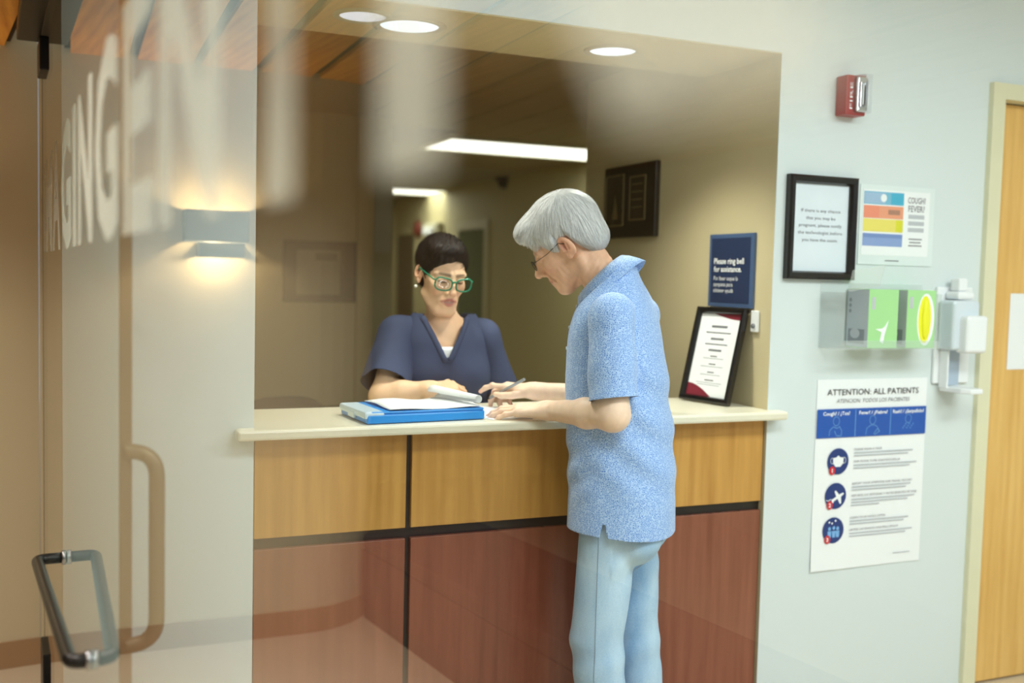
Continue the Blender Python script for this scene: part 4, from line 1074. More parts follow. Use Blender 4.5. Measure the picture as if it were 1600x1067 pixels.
def arm(sh, el, wr, tip, up, curls, spreads, thumb, left, seed, hscale=1.0, veins=1.0, r=(0.040, 0.041, 0.039, 0.026)):
    """One continuous upper arm, forearm and hand; returns mesh data in world space."""
    X = (tip - wr) / np.linalg.norm(tip - wr); Z = up - X * (up @ X); Z /= np.linalg.norm(Z); Y = np.cross(Z, X)
    if left: Y = -Y
    fr = Frame(wr, X, Y, Z, hscale); H = hand_caps(curls, spreads, thumb)
    A = fr.l
    shl, ell = A(sh), A(el)
    mid = ell * 0.62
    def fn(Q):
        d = hand_sdf(Q, H, veins)
        fa = smin(s_cap(Q, ell, mid, r[2], r[2] * 1.02), s_cap(Q, mid, (0.0, 0, 0), r[2] * 1.02, r[3]), 0.02)
        fa = smin(fa, s_cap(Q, (-0.015, 0.010, 0), (0.012, 0.008, 0), 0.021, 0.018), 0.015); fa = smin(fa, s_cap(Q, (-0.015, -0.010, 0), (0.012, -0.008, 0), 0.021, 0.017), 0.015)
        d = smin(d, fa, 0.014)
        d = smin(d, s_cap(Q, shl, ell, r[0], r[1]), 0.03)
        return d
    pts = [shl, ell, (0, 0, 0)] + [c[1] for c in H[0]] + [c[1] for c in H[2]]
    lo, hi = polyline_bbox([np.array(p, float) for p in pts], 0.062)
    V1, F1 = surface_nets(fn, lo, hi, 0.0030)
    # fingertips, knuckles redder
    C1 = np.tile(np.array(lin(SKN)), (len(V1), 1))
    red = np.zeros(len(V1))
    for k in range(4):
        red = np.maximum(red, np.exp(-np.sum((V1 - H[0][3 * k + 2][1]) ** 2, 1) / 0.014 ** 2) * 0.6)
        for j in range(3): red = np.maximum(red, np.exp(-np.sum((V1 - H[0][3 * k + j][0]) ** 2, 1) / 0.009 ** 2) * 0.35)
    C1 = C1 * (1 - red[:, None]) + np.array(lin(FLN)) * red[:, None]
    # nails
    for k in range(4):
        a, b = np.array(H[0][3 * k + 2][0]), np.array(H[0][3 * k + 2][1]); dr_ = (b - a) / np.linalg.norm(b - a)
        up_ = np.array([dr_[2], 0, -dr_[0]]); up_ = -up_ if up_[2] < 0 else up_
        nm = np.exp(-np.sum((V1 - (b + up_ * 0.0055)) ** 2, 1) / 0.0055 ** 2) * 0.7
        C1 = C1 * (1 - nm[:, None]) + np.array(lin((238, 196, 178))) * nm[:, None]
    return fr.w(V1), F1, C1, fr
SKN, FLN = (247, 214, 188), (236, 166, 146)
wl = lambda p: MAN.w(p)[0]
upL = V3((0, 0, 1)) + 0.10 * V3((0, 1, 0)) @ MAN.A
lc = [(0.12, 0.30, 0.12), (0.10, 0.30, 0.14), (0.12, 0.30, 0.15), (0.14, 0.28, 0.15)]
V, F, C, _ = arm(wl(Ls), wl(Le), wl(Lw), wl(Lt) + V3((0, 0, 0.016)), upL, lc, (0.07, 0.0, -0.05, -0.13), [(0.022, 0.024, -0.004), (0.050, 0.044, -0.006), (0.078, 0.052, -0.006), (0.102, 0.050, -0.006)], True, 3)
parts.append((V, F, C))
upR = V3((0.15, -0.10, 1.0))
rc_ = [(0.05, 0.38, 0.25), (0.55, 0.70, 0.35), (0.70, 0.85, 0.45), (0.80, 0.90, 0.50)]
V, F, C, RH = arm(wl(Rs), wl(Re), wl(Rw), wl(Rt), upR, rc_, (0.02, 0.0, 0.0, -0.03), [(0.022, 0.026, -0.008), (0.048, 0.050, -0.018), (0.082, 0.052, -0.024), (0.110, 0.046, -0.024)], False, 4)
parts.append((V, F, C))
# torso core under the shirt joins head and arms into one body
def core(Q):
    d = s_ell(Q, (0.07, 0, 1.18), (0.08, 0.11, 0.22))
    d = smin(d, s_cap(Q, (0.06, -0.12, 1.35), (0.06, 0.12, 1.35), 0.035, 0.035), 0.04)
    return smin(d, s_cap(Q, (0.06, 0, 1.30), (0.10, 0, 1.43), 0.055, 0.052), 0.04)
V, F = surface_nets(core, (-0.1, -0.25, 0.93), (0.22, 0.25, 1.52), 0.008)
parts.append((MAN.w(V), F, np.tile(np.array(lin(SK)), (len(V), 1))))
V, F, C = merge(parts)
link('body', np_mesh('body', V, F, C), skin_m, man)

# shirt
cC = V3((0.122, 0.0, 1.450)); e1 = V3((0.70, 0, -0.714)); e2 = V3((0, 1, 0)); nn = V3((0.714, 0, 0.70))
ZR = [0.70, 0.764, 0.83, 0.90, 1.00, 1.137, 1.239, 1.315, 1.36, 1.400, 1.430, 1.460, 1.50]
CXR = [0.056, 0.056, 0.056, 0.058, 0.066, 0.080, 0.086, 0.092, 0.090, 0.088, 0.088, 0.092, 0.10]
AR = [0.150, 0.149, 0.148, 0.148, 0.148, 0.143, 0.136, 0.126, 0.114, 0.098, 0.080, 0.066, 0.058]
BR = [0.176, 0.176, 0.172, 0.168, 0.160, 0.152, 0.152, 0.158, 0.160, 0.146, 0.116, 0.092, 0.080]
zs_ = np.linspace(0.70, 1.50, 161)
def smooth_tab(v):
    y = np.interp(zs_, ZR, v); k = np.ones(9) / 9
    yp = np.concatenate([[y[0]] * 4, y, [y[-1]] * 4]); return np.convolve(np.convolve(np.concatenate([[yp[0]] * 4, yp, [yp[-1]] * 4]), k, 'valid'), k, 'valid')
TCX, TA, TB = smooth_tab(CXR), smooth_tab(AR), smooth_tab(BR)
slv = Le + (Ls - Le) * 0.02
sdir = (Le - Ls) / np.linalg.norm(Le - Ls); rdir = (Re - Rs) / np.linalg.norm(Re - Rs)
LcutP = Ls + sdir * 0.215; RcutP = Rs + rdir * 0.21
LcutN = sdir + V3((-0.10, 0, -0.05)); LcutN /= np.linalg.norm(LcutN)
mf_y = (mf[1], ml[1], 0.0)
def shirt(Q):
    z = Q[:, 2]
    cx, a, b = np.interp(z, zs_, TCX), np.interp(z, zs_, TA), np.interp(z, zs_, TB)
    x = (Q[:, 0] - cx) / a; y = Q[:, 1] / b
    d = (np.power(np.abs(x) ** 2.3 + np.abs(y) ** 2.3, 1 / 2.3) - 1) * np.minimum(a, b) * 0.9
    d = np.maximum(d, z - 1.495)
    d = smax(d, (Q @ _v(mf_y)) + float(m0[1]) - 2.632 - np.clip(z - 1.05, 0, 1) * 3, 0.02)   # presses against the counter edge
    # long soft folds falling from shoulder to hem and pulled towards the reaching arms
    wv = 0.0040 * np.sin(Q[:, 0] * 46 - (z - 1.1) * 42 + 1.6 * np.sin(z * 9)) * np.clip((1.30 - z) / 0.12, 0, 1) * np.clip((z - 0.84) / 0.1, 0, 1) * np.clip(0.5 - x * 0.7, 0, 1)
    wv += 0.0045 * np.sin(z * 58 + Q[:, 0] * 70 + Q[:, 1] * 10) * np.clip(1 - np.abs(z - 0.95) / 0.12, 0, 1) * np.clip(0.3 + x, 0, 1)
    wv += 0.0030 * snoise(Q, 26, 5) * np.clip((z - 0.76) / 0.06, 0, 1)
    d = d + wv
    return d
def sleeve_sdf(S_, E_, Pc):
    ax_ = (E_ - S_) / np.linalg.norm(E_ - S_); e = Pc + ax_ * 0.04
    inn = V3((S_[0] + 0.006, S_[1] * 0.55, S_[2] + 0.012))
    def fn(Q):
        d = s_cap(Q, S_ + V3((0, 0, 0.002)), e, 0.060, 0.068)
        d = smin(d, s_cap(Q, inn, S_, 0.056, 0.058), 0.02)
        q = Q - S_.astype(np.float32); t = np.clip((q @ _v(ax_)) / 0.2, 0, 1)
        return d + 0.0030 * np.sin(q[:, 2] * 40 + q[:, 0] * 70 + 0.8) * t + 0.0022 * snoise(Q, 30, 8)
    return fn
V, F = surface_nets(shirt, (-0.13, -0.32, 0.70), (0.30, 0.32, 1.51), 0.0042)
kp = V[:, 2] - (0.764 + 0.006 * np.sin(V[:, 0] * 12))
vent = np.abs(V[:, 0] - 0.070) - 0.012 * np.clip((0.822 - V[:, 2]) / 0.055, -1, 1)
kp = np.where((V[:, 1] > 0.05) & (V[:, 2] < 0.83), np.minimum(kp, vent), kp)          # side vent
kp = np.minimum(kp, -0.008 - (V - cC) @ nn)
V, F = cut(V, F, kp)
shirt_parts = [(MAN.w(V), F, np.ones((len(V), 3)))]
for S_, E_, Pc, Nc in ((Ls, Le, LcutP, LcutN), (Rs, Re, RcutP, rdir)):
    lo_, hi_ = polyline_bbox([S_, Pc, V3((S_[0], S_[1] * 0.5, S_[2]))], 0.10)
    V, F = surface_nets(sleeve_sdf(S_, E_, Pc), lo_, hi_, 0.004)
    V, F = cut(V, F, -((V - Pc) @ Nc))
    shirt_parts.append((MAN.w(V), F, np.ones((len(V), 3))))
V, F, _c = merge(shirt_parts)
def mat_shirt(name):
    m, nt, N, L, b = new_mat(name)
    tc = N.new('ShaderNodeTexCoord')
    vo = N.new('ShaderNodeTexVoronoi'); vo.feature = 'DISTANCE_TO_EDGE'; vo.inputs['Scale'].default_value = 235; vo.inputs['Randomness'].default_value = 0.9
    cr = N.new('ShaderNodeValToRGB'); cr.color_ramp.elements[0].position = 0.05; cr.color_ramp.elements[0].color = (*lin((186, 214, 250)), 1)
    cr.color_ramp.elements[1].position = 0.24; cr.color_ramp.elements[1].color = (*lin((72, 130, 212)), 1)
    L.new(tc.outputs['Object'], vo.inputs['Vector']); L.new(vo.outputs['Distance'], cr.inputs[0]); L.new(cr.outputs[0], b.inputs['Base Color'])
    b.inputs['Roughness'].default_value = 0.75; b.inputs['Sheen Weight'].default_value = 0.25
    nz = N.new('ShaderNodeTexNoise'); nz.inputs['Scale'].default_value = 30; bp = N.new('ShaderNodeBump'); bp.inputs['Strength'].default_value = 0.25; bp.inputs['Distance'].default_value = 0.004
    L.new(tc.outputs['Object'], nz.inputs['Vector']); L.new(nz.outputs['Fac'], bp.inputs['Height']); L.new(bp.outputs[0], b.inputs['Normal'])
    return m
shirt_m = mat_shirt('blue_patterned_jersey')
plain_m = mat('blue_knit_rib', (128, 168, 226), 0.75, noise=0.06, scale=90)
so = link('shirt', np_mesh('shirt', V, F), shirt_m, man)
md = so.modifiers.new('thickness', 'SOLIDIFY'); md.thickness = 0.0022; md.offset = -1
# collar
rows = []
ang = np.linspace(math.radians(14), math.radians(346), 49)
for rs, no in ((1.02, -0.030), (0.92, -0.004), (0.92, 0.014), (0.99, 0.020), (1.12, 0.006), (1.26, -0.014), (1.37, -0.034)):
    ring = []
    for t in ang:
        fr_ = abs(t - math.pi) / math.pi            # 0 at the nape, 1 at the opening
        ext = 1.0 if rs < 1.1 else 1.0 + 0.16 * fr_ ** 4
        ring.append(MAN.w(cC + (e1 * 0.088 * math.cos(t) + e2 * 0.076 * math.sin(t)) * rs * ext + nn * (no - (0.014 * fr_ ** 3 if rs > 1.1 else 0)))[0])
    rows.append(ring)
loft('collar', rows, shirt_m, man, closed=False, thick=0.002)
# placket with buttons down the chest
def front_x(z): return np.interp(z, zs_, TCX) + np.interp(z, zs_, TA)
pl_rows = []
for z in np.linspace(1.225, 1.405, 10):
    pl_rows.append([MAN.w(V3((front_x(z) + 0.0045 - 0.25 * y * y / 0.03, y, z)))[0] for y in (-0.017, -0.008, 0.0, 0.008, 0.017)])
loft('placket', pl_rows, shirt_m, man, closed=False, thick=0.003)
for z in (1.26, 1.32, 1.38):
    c = MAN.w(V3((front_x(z) + 0.008, 0, z)))[0]
    lathe('button', [(0.0001, 0.002), (0.004, 0.002), (0.005, 0.001), (0.005, 0.0), (0.0001, 0.0)], M['whiteplastic'], man, 12, frame_m(c, tuple(ml), (0, 0, 1)))
# sleeve seam and hem stitch lines are thin ridges
# jeans
Lh, Lk, La = V3((0.068, 0.068, 0.86)), V3((0.098, 0.086, 0.46)), V3((0.055, 0.098, 0.07))
Rh, Rk, Ra = V3((0.050, -0.068, 0.86)), V3((0.030, -0.090, 0.46)), V3((-0.02, -0.095, 0.07))
def jeans(Q):
    z = Q[:, 2]
    d = s_ell(Q, (0.052, 0, 0.86), (0.118, 0.150, 0.16))
    d = np.maximum(d, z - 0.90)
    d = smin(d, s_ell(Q, (0.000, 0.066, 0.755), (0.070, 0.075, 0.080)), 0.04); d = smin(d, s_ell(Q, (0.000, -0.066, 0.755), (0.070, 0.075, 0.080)), 0.04)
    for h, k, a in ((Lh, Lk, La), (Rh, Rk, Ra)):
        leg = smin(s_cap(Q, h, k, 0.086, 0.073), s_cap(Q, k, a, 0.073, 0.064), 0.006)
        fold = 0.0024 * np.sin(z * 44 + (Q[:, 0] - k[0]) * 26 + 1.3 * np.sin(z * 17)) * np.exp(-((z - 0.44) / 0.12) ** 2) + 0.005 * np.sin(z * 70 + Q[:, 1] * 20) * np.exp(-((z - 0.10) / 0.06) ** 2) + 0.0025 * snoise(Q, 22, 11)
        d = smin(d, leg + fold, 0.016)
    d = d + 0.0032 * np.sin((Q[:, 0] * 0.8 + z) * 60) * np.exp(-((z - 0.70) / 0.07) ** 2) * (Q[:, 0] < 0.05)
    return d
V, F = surface_nets(jeans, (-0.16, -0.23, 0.03), (0.24, 0.23, 0.93), 0.0055)
V, F = cut(V, F, np.minimum(V[:, 2] - 0.045, 0.885 - V[:, 2]))
def mat_denim(name):
    m, nt, N, L, b = new_mat(name)
    tc = N.new('ShaderNodeTexCoord'); mp = N.new('ShaderNodeMapping'); mp.inputs['Scale'].default_value = (1, 1, 0.35)
    n1 = N.new('ShaderNodeTexNoise'); n1.inputs['Scale'].default_value = 9; n1.inputs['Detail'].default_value = 4
    n2 = N.new('ShaderNodeTexNoise'); n2.inputs['Scale'].default_value = 700; n2.inputs['Detail'].default_value = 2
    ad = N.new('ShaderNodeMath'); ad.operation = 'MULTIPLY_ADD'; ad.inputs[1].default_value = 0.35
    cr = N.new('ShaderNodeValToRGB'); cr.color_ramp.elements[0].position = 0.42; cr.color_ramp.elements[0].color = (*lin((112, 160, 204)), 1)
    cr.color_ramp.elements[1].position = 0.95; cr.color_ramp.elements[1].color = (*lin((200, 226, 244)), 1)
    L.new(tc.outputs['Object'], mp.inputs[0]); L.new(mp.outputs[0], n1.inputs['Vector']); L.new(mp.outputs[0], n2.inputs['Vector'])
    L.new(n2.outputs['Fac'], ad.inputs[0]); L.new(n1.outputs['Fac'], ad.inputs[2]); L.new(ad.outputs[0], cr.inputs[0]); L.new(cr.outputs[0], b.inputs['Base Color'])
    b.inputs['Roughness'].default_value = 0.85
    bp = N.new('ShaderNodeBump'); bp.inputs['Strength'].default_value = 0.3; bp.inputs['Distance'].default_value = 0.001; L.new(n2.outputs['Fac'], bp.inputs['Height']); L.new(bp.outputs[0], b.inputs['Normal'])
    return m
denim = mat_denim('washed_denim')
jo = link('jeans', np_mesh('jeans', MAN.w(V), F), denim, man)
md = jo.modifiers.new('thickness', 'SOLIDIFY'); md.thickness = 0.0025; md.offset = -1
def on_surface(p, fn, off, centre):
    """Slide a point along the ray from centre until it sits just outside fn."""
    c, p = V3(centre), V3(p); ts = np.linspace(0.0, 2.2, 900)
    Q = (c + (p - c) * ts[:, None]).astype(np.float32); s_ = fn(Q) < off
    i = np.max(np.nonzero(s_)[0]) if s_.any() else 400
    return c + (p - c) * ts[i]
stitch = mat('seam_stitch', (150, 176, 196), 0.8)
seam = [MAN.w(on_surface((0.085 - 0.0, 0.2, z), jeans, 0.0008, (0.088, 0.07, z)))[0] for z in np.linspace(0.80, 0.10, 60)]
tube('side_seam', [tuple(p) for p in seam], 0.0016, stitch, jo, n=5)
pk = [on_surface((x, y, z), jeans, 0.0012, (0.03, 0.05, z)) for x, y, z in ((-0.2, 0.085, 0.755), (-0.2, 0.16, 0.735), (-0.2, 0.155, 0.68), (-0.2, 0.115, 0.655), (-0.2, 0.075, 0.685), (-0.2, 0.085, 0.755))]
tube('pocket_stitch', [tuple(MAN.w(p)[0]) for p in rounded_path([tuple(p) for p in pk], 0.01, 3)], 0.0013, stitch, jo, n=5)
# shoes
shoe_m = mat('brown_shoe', (70, 54, 42), 0.5); sole_m = mat('shoe_sole', (40, 36, 34), 0.7)
for A_ in (La, Ra):
    def shoe(Q, A_=A_):
        d = s_cap(Q, (A_[0] - 0.02, A_[1], 0.05), (A_[0] + 0.16, A_[1], 0.035), 0.045, 0.038)
        d = smin(d, s_cap(Q, (A_[0], A_[1], 0.05), (A_[0] + 0.01, A_[1], 0.11), 0.045, 0.042), 0.03)
        return np.maximum(d, 0.012 - Q[:, 2])
    V, F = surface_nets(shoe, (A_[0] - 0.09, A_[1] - 0.07, 0.0), (A_[0] + 0.23, A_[1] + 0.07, 0.17), 0.006)
    sh_ = link('shoe', np_mesh('shoe', MAN.w(V), F), shoe_m, man)
    ol_ = [(A_[0] + 0.075 + 0.13 * math.cos(t), A_[1] + (0.046 + 0.006 * math.cos(t)) * math.sin(t)) for t in np.linspace(0, 2 * math.pi, 28, endpoint=False)]
    prism('sole', [tuple(MAN.w(V3((x, y, 0)))[0][:2]) for x, y in ol_], 0.001, 0.016, sole_m, sh_)

# hair
HLX = [-0.12, -0.085, -0.055, -0.036, -0.028, 0.008, 0.014, 0.034, 0.048, 0.064, 0.082, 0.10, 0.14]
HLZ = [-0.085, -0.082, -0.070, -0.030, 0.018, 0.022, -0.018, -0.012, 0.018, 0.042, 0.058, 0.064, 0.066]
def man_hair(Q, puff=0.0):
    d = s_ell(Q, (-0.014, 0, 0.044), (0.112, 0.090, 0.099))
    d = smin(d, s_ell(Q, (0.072, 0.006, 0.088), (0.046, 0.058, 0.034)), 0.03)
    d = smin(d, s_ell(Q, (-0.068, 0, -0.030), (0.046, 0.064, 0.055)), 0.03)
    zl = np.interp(Q[:, 0], HLX, HLZ)
    return d - puff + 0.013 * np.clip(1 - (Q[:, 2] - zl) / 0.045, 0, 1) ** 1.5 * np.clip((0.075 - Q[:, 0]) / 0.02, 0, 1)
def man_hair_cut(Q):
    d = man_hair(Q)
    groove = 0.0014 * np.sin(np.arctan2(Q[:, 1], Q[:, 0] + 0.05) * 40) + 0.0010 * snoise(Q, 60, 21)
    zl = np.interp(Q[:, 0], HLX, HLZ) + 0.003 * np.sin(Q[:, 0] * 500) + 0.004 * snoise(Q, 160, 3)
    return smax(d + groove, zl - Q[:, 2], 0.006)
V, F = surface_nets(man_hair_cut, (-0.145, -0.11, -0.11), (0.14, 0.11, 0.165), 0.003)
sh0 = 0.45 + 0.35 * snoise(V.astype(np.float32), 120, 9)
ok = (V[:, 2] > np.interp(V[:, 0], HLX, HLZ) + 0.010) & (man_hair(V.astype(np.float32)) > -0.004)
roots = V[ok]
crown = V3((-0.058, 0.015, 0.13))
def comb(p):
    v = p - crown; v = v / (np.linalg.norm(v, axis=1)[:, None] + 1e-6)
    side = np.clip(np.abs(p[:, 1]) / 0.07, 0, 1)[:, None]
    return v + np.array([0.35, -0.15, 0]) * (1 - side) + np.array([0.15, 0, -0.45]) * side
V2, F2, sh2 = ribbon_hair(roots, comb, lambda Q: man_hair(Q), 13000, 8, 0.062, 0.0042, 0.00042, 0.06, seed=4)
Vh, Fh, Ch = merge([(V, F, hair_tint(np.clip(sh0, 0, 1))), (V2, F2, hair_tint(sh2))])
hair_grey = mat_hair('silver_hair', (190, 192, 192), (255, 255, 255))
link('hair', np_mesh('hair', MH.w(Vh), Fh, Ch), hair_grey, man)

# eyeglasses
gl = thing('eyeglasses', 'thin dark wire eyeglasses worn by the grey-haired patient', 'eyeglasses', tuple(MH.w(V3((0.10, 0, 0)))[0]))
wire = mat('dark_wire', (52, 46, 44), 0.3, metal=0.6)
lens_m = mat_glass('spectacle_lens', (0.98, 0.98, 0.98), 1.4)
def glasses(parent, HF, fmat, cx, cy, rx, rz, rr, tr, slope=0.0, round_=2.6, cz=-0.004, templen=-0.012, ear=(0.083, 0.020)):
    tw = lambda p: tuple(HF.w(V3(p))[0])
    for s_ in (1, -1):
        pts = []
        for k in range(29):
            t = 2 * math.pi * k / 28; c, s = math.cos(t), math.sin(t)
            y = cy + rx * math.copysign(abs(c) ** (2 / round_), c); z = cz + rz * math.copysign(abs(s) ** (2 / round_), s)
            z += slope * max(0, (y - cy) / rx) * max(0, s) * rz
            pts.append((cx - 0.10 * max(0, y - 0.02) - 0.9 * (y * y) * 1.2, s_ * y, z))
        tube('rim', [tw(p) for p in pts], rr, fmat, parent, n=8)
        ctr_ = V3((np.mean([p[0] for p in pts]), s_ * cy, cz))
        lens_pts = [V3(p) for p in pts[:-1]]
        bm = bmesh.new(); c0 = bm.verts.new(tw(ctr_ + V3((0.001, 0, 0)))); ring_ = [bm.verts.new(tw(p)) for p in lens_pts]
        for k in range(len(ring_)): bm.faces.new((c0, ring_[k], ring_[(k + 1) % len(ring_)]))
        bmesh.ops.solidify(bm, geom=bm.faces[:], thickness=0.001)
        finish('lens', bm, lens_m, parent, True)
        oy = cy + rx; ox = cx - 0.10 * (oy - 0.02) - 1.08 * oy * oy
        tube('temple', [tw((ox, s_ * oy, cz + rz * 0.55)), tw((ox - 0.006, s_ * (oy + 0.006), cz + rz * 0.6)), tw((0.05, s_ * 0.074, cz + rz * 0.6 + 0.002)), tw((templen + 0.015, s_ * ear[0], ear[1])), tw((templen - 0.008, s_ * ear[0], ear[1] - 0.018))], tr, fmat, parent, n=6)
    tube('bridge', [tw((cx - 0.001, cy - rx, cz + rz * 0.35)), tw((cx + 0.004, 0, cz + rz * 0.55)), tw((cx - 0.001, -(cy - rx), cz + rz * 0.35))], rr, fmat, parent, n=8)
glasses(gl, MH, wire, 0.116, 0.033, 0.024, 0.015, 0.0008, 0.0010, ear=(0.084, 0.016))
# pen in the right hand
pn = thing('pen', 'slim grey pen held in the right hand of the patient', 'pen', tuple(wl(Rt)))
pA, pB = Vector(RH.w(V3((0.150, 0.034, -0.048)))[0]), Vector(RH.w(V3((0.012, 0.052, 0.036)))[0])
pd = (pB - pA)
tube('barrel', [pA + pd * 0.12, pA + pd * 0.99, pB], [0.0046, 0.0046, 0.0038], mat('grey_pen', (170, 176, 182), .25, metal=.4), pn, n=12)
tube('tip', [pA, pA + pd * 0.12], [0.0008, 0.004], M['darkmetal'], pn, n=12)
# ------------------------------------------------------------------ the receptionist behind the counter
wf = np.array([-0.161, -0.987, 0]); wf /= np.linalg.norm(wf); wl_ = np.array([-wf[1], wf[0], 0])
w0 = np.array([1.118, 3.19, 0.0])
WOM = Frame(w0, wf, wl_, mz)
wom = thing('person', 'short-haired person in navy scrubs and green glasses leaning behind the counter', 'person', tuple(w0))
def ray_f(x, y, off):
    d = np.array(CR * ((x - 800) / FPX) - CU * ((y - 533.5) / FPX) + CF); o = np.array([0, 0, EYE])
    return WOM.l(o + d * (((w0 - o) @ wf + off) / (d @ wf)))
wtol = lambda p: WOM.l(V3(p))
skin_w = mat_skin('skin_warm')
SKW, LIPW, FLW = (244, 200, 164), (200, 128, 116), (222, 134, 108)
hp_, hr_, hy_ = math.radians(15), math.radians(3), math.radians(13)
fx = math.cos(hy_) * V3((1, 0, 0)) + math.sin(hy_) * V3((0, 1, 0)); fy = np.cross(V3((0, 0, 1)), fx)
HX = math.cos(hp_) * fx - math.sin(hp_) * V3((0, 0, 1)); HU = np.cross(HX, fy)
HY = math.cos(hr_) * fy - math.sin(hr_) * HU; HU = np.cross(HX, HY)
ho = ray_f(690, 428, 0.055)
WH = Frame(WOM.w(ho)[0], HX @ WOM.A, HY @ WOM.A, HU @ WOM.A, 0.915)
wpar = dict(nose=0.92, fw=0.0625, cw=0.011, ll=0.0042, chin=(0.078, 0, -0.110), open=0.0026)
nb_ = WH.l(WOM.w(V3((0.035, ho[1] * 0.6, 1.285)))[0])
def wom_head(Q):
    d = head_sdf(Q, wpar)
    d = smin(d, s_cap(Q, (-0.022, 0, -0.045), nb_, 0.044, 0.050), 0.022)
    return d
V, F = surface_nets(wom_head, (-0.135, -0.11, -0.24), (0.15, 0.11, 0.145), 0.0026)
C = face_tint(V.astype(np.float32), SKW, LIPW, FLW, (52, 38, 32), dict(browa=0.65, open=0.0026, inmouth=(186, 150, 142), lid=(150, 92, 74)))
S_ = V.copy(); S_[:, 1] = np.abs(S_[:, 1])
ml_ = np.clip(1 - np.maximum(s_cap(S_.astype(np.float32), (0.0945, 0.021, -0.0065), (0.088, 0.045, -0.0055), 0.0022, 0.0018), 0) / 0.0025, 0, 1)
C = C * (1 - ml_[:, None]) + np.array(lin((40, 26, 24))) * ml_[:, None]
wparts = [(WH.w(V), F, C)]
# arms
SKN, FLN = (244, 200, 162), (208, 128, 104)
wRs = V3((0.020, -0.150, 1.262)); wLs = V3((0.020, 0.128, 1.256))
wRe = wtol(at(598, 619, 2, 1.082)); wRw = wtol(at(673, 608, 2, 1.108)); wRt = wtol(at(742, 599, 2, 1.118))
wLe = ray_f(780, 612, 0.0); wLw = wLe + V3((0.05, -0.03, -0.225)); wLt = wLw + V3((0.04, -0.02, -0.15))
ww = lambda p: WOM.w(p)[0]
WOMF = WOM
upW = V3((0.05, -0.25, 1.0))
cw = [(0.42, 0.75, 0.4), (0.48, 0.80, 0.45), (0.52, 0.80, 0.45), (0.55, 0.80, 0.45)]
V, F, C, _ = arm(ww(wRs), ww(wRe), ww(wRw), ww(wRt), upW, cw, (0.05, 0.0, -0.04, -0.09), [(0.020, 0.022, -0.006), (0.044, 0.040, -0.014), (0.068, 0.042, -0.022), (0.088, 0.034, -0.026)], False, 5, hscale=0.95, veins=0.0, r=(0.036, 0.040, 0.040, 0.0255))
wparts.append((V, F, C))
V, F, C, _ = arm(ww(wLs), ww(wLe), ww(wLw), ww(wLt), V3((0.2, -1, 0.1)), cw, (0.05, 0.0, -0.04, -0.09), [(0.020, 0.022, -0.006), (0.044, 0.040, -0.014), (0.068, 0.042, -0.022), (0.088, 0.034, -0.026)], True, 6, hscale=0.90, veins=0.0, r=(0.036, 0.040, 0.040, 0.0255))
wparts.append((V, F, C))
def wcore(Q):
    d = s_ell(Q, (0.0, 0, 1.10), (0.085, 0.125, 0.24))
    d = smin(d, s_cap(Q, (0.015, -0.13, 1.262), (0.015, 0.13, 1.262), 0.042, 0.042), 0.05)
    d = smin(d, s_ell(Q, (0.045, 0, 1.20), (0.060, 0.11, 0.09)), 0.05)
    return smin(d, s_cap(Q, (0.02, ho[1] * 0.3, 1.25), (0.035, ho[1] * 0.6, 1.33), 0.050, 0.046), 0.04)
V, F = surface_nets(wcore, (-0.12, -0.22, 0.84), (0.16, 0.22, 1.40), 0.007)
wparts.append((WOM.w(V), F, np.tile(np.array(lin(SKW)), (len(V), 1))))
V, F, C = merge(wparts)
link('body', np_mesh('body', V, F, C), skin_w, wom)
# scrub tunic
ZR = [0.66, 0.76, 0.90, 1.02, 1.12, 1.20, 1.26, 1.295, 1.325, 1.35, 1.38]
CXR = [-0.075, -0.065, -0.045, -0.025, -0.002, 0.010, 0.016, 0.018, 0.020, 0.022, 0.024]
AR = [0.140, 0.138, 0.128, 0.124, 0.130, 0.126, 0.108, 0.088, 0.072, 0.062, 0.055]
BR = [0.200, 0.192, 0.172, 0.158, 0.152, 0.154, 0.152, 0.132, 0.108, 0.092, 0.082]
zs_ = np.linspace(0.66, 1.38, 145)
WCX, WA, WB = smooth_tab(CXR), smooth_tab(AR), smooth_tab(BR)
def tunic(Q):
    z = Q[:, 2]; cx, a, b = np.interp(z, zs_, WCX), np.interp(z, zs_, WA), np.interp(z, zs_, WB)
    x = (Q[:, 0] - cx) / a; y = Q[:, 1] / b
    d = (np.power(np.abs(x) ** 2.3 + np.abs(y) ** 2.3, 1 / 2.3) - 1) * np.minimum(a, b) * 0.9
    d = np.maximum(d, z - 1.37)
    S = Q.copy(); S[:, 1] = np.abs(S[:, 1])
    d = smin(d, s_ell(S, (0.075, 0.072, 1.135), (0.058, 0.066, 0.066)), 0.04)
    wv = 0.0045 * np.sin(Q[:, 1] * 60 + z * 26 + 1.2 * np.sin(z * 20)) * np.clip((1.15 - z) / 0.1, 0, 1) + 0.0040 * snoise(Q, 26, 15)
    return d + wv * np.clip((1.30 - z) / 0.06, 0.2, 1)
V, F = surface_nets(tunic, (-0.24, -0.23, 0.665), (0.16, 0.23, 1.385), 0.0042)
vz = np.clip((V[:, 2] - 1.192) / 0.150, 0, None); vy = ho[1] * 0.35
kv = np.abs(V[:, 1] - vy) - 0.076 * (V[:, 2] - 1.192) / 0.150
kp = np.where(V[:, 0] > 0.0, kv, 1.0)
kp = np.minimum(kp, np.where(V[:, 0] > 0.0, 1.0, np.maximum(np.abs(V[:, 1] - vy) - 0.078, 1.330 - V[:, 2])))
kp = np.minimum(np.minimum(kp, V[:, 2] - 0.685), 1.335 - V[:, 2])
V, F = cut(V, F, kp)
tp = [(WOM.w(V), F, np.ones((len(V), 3)))]
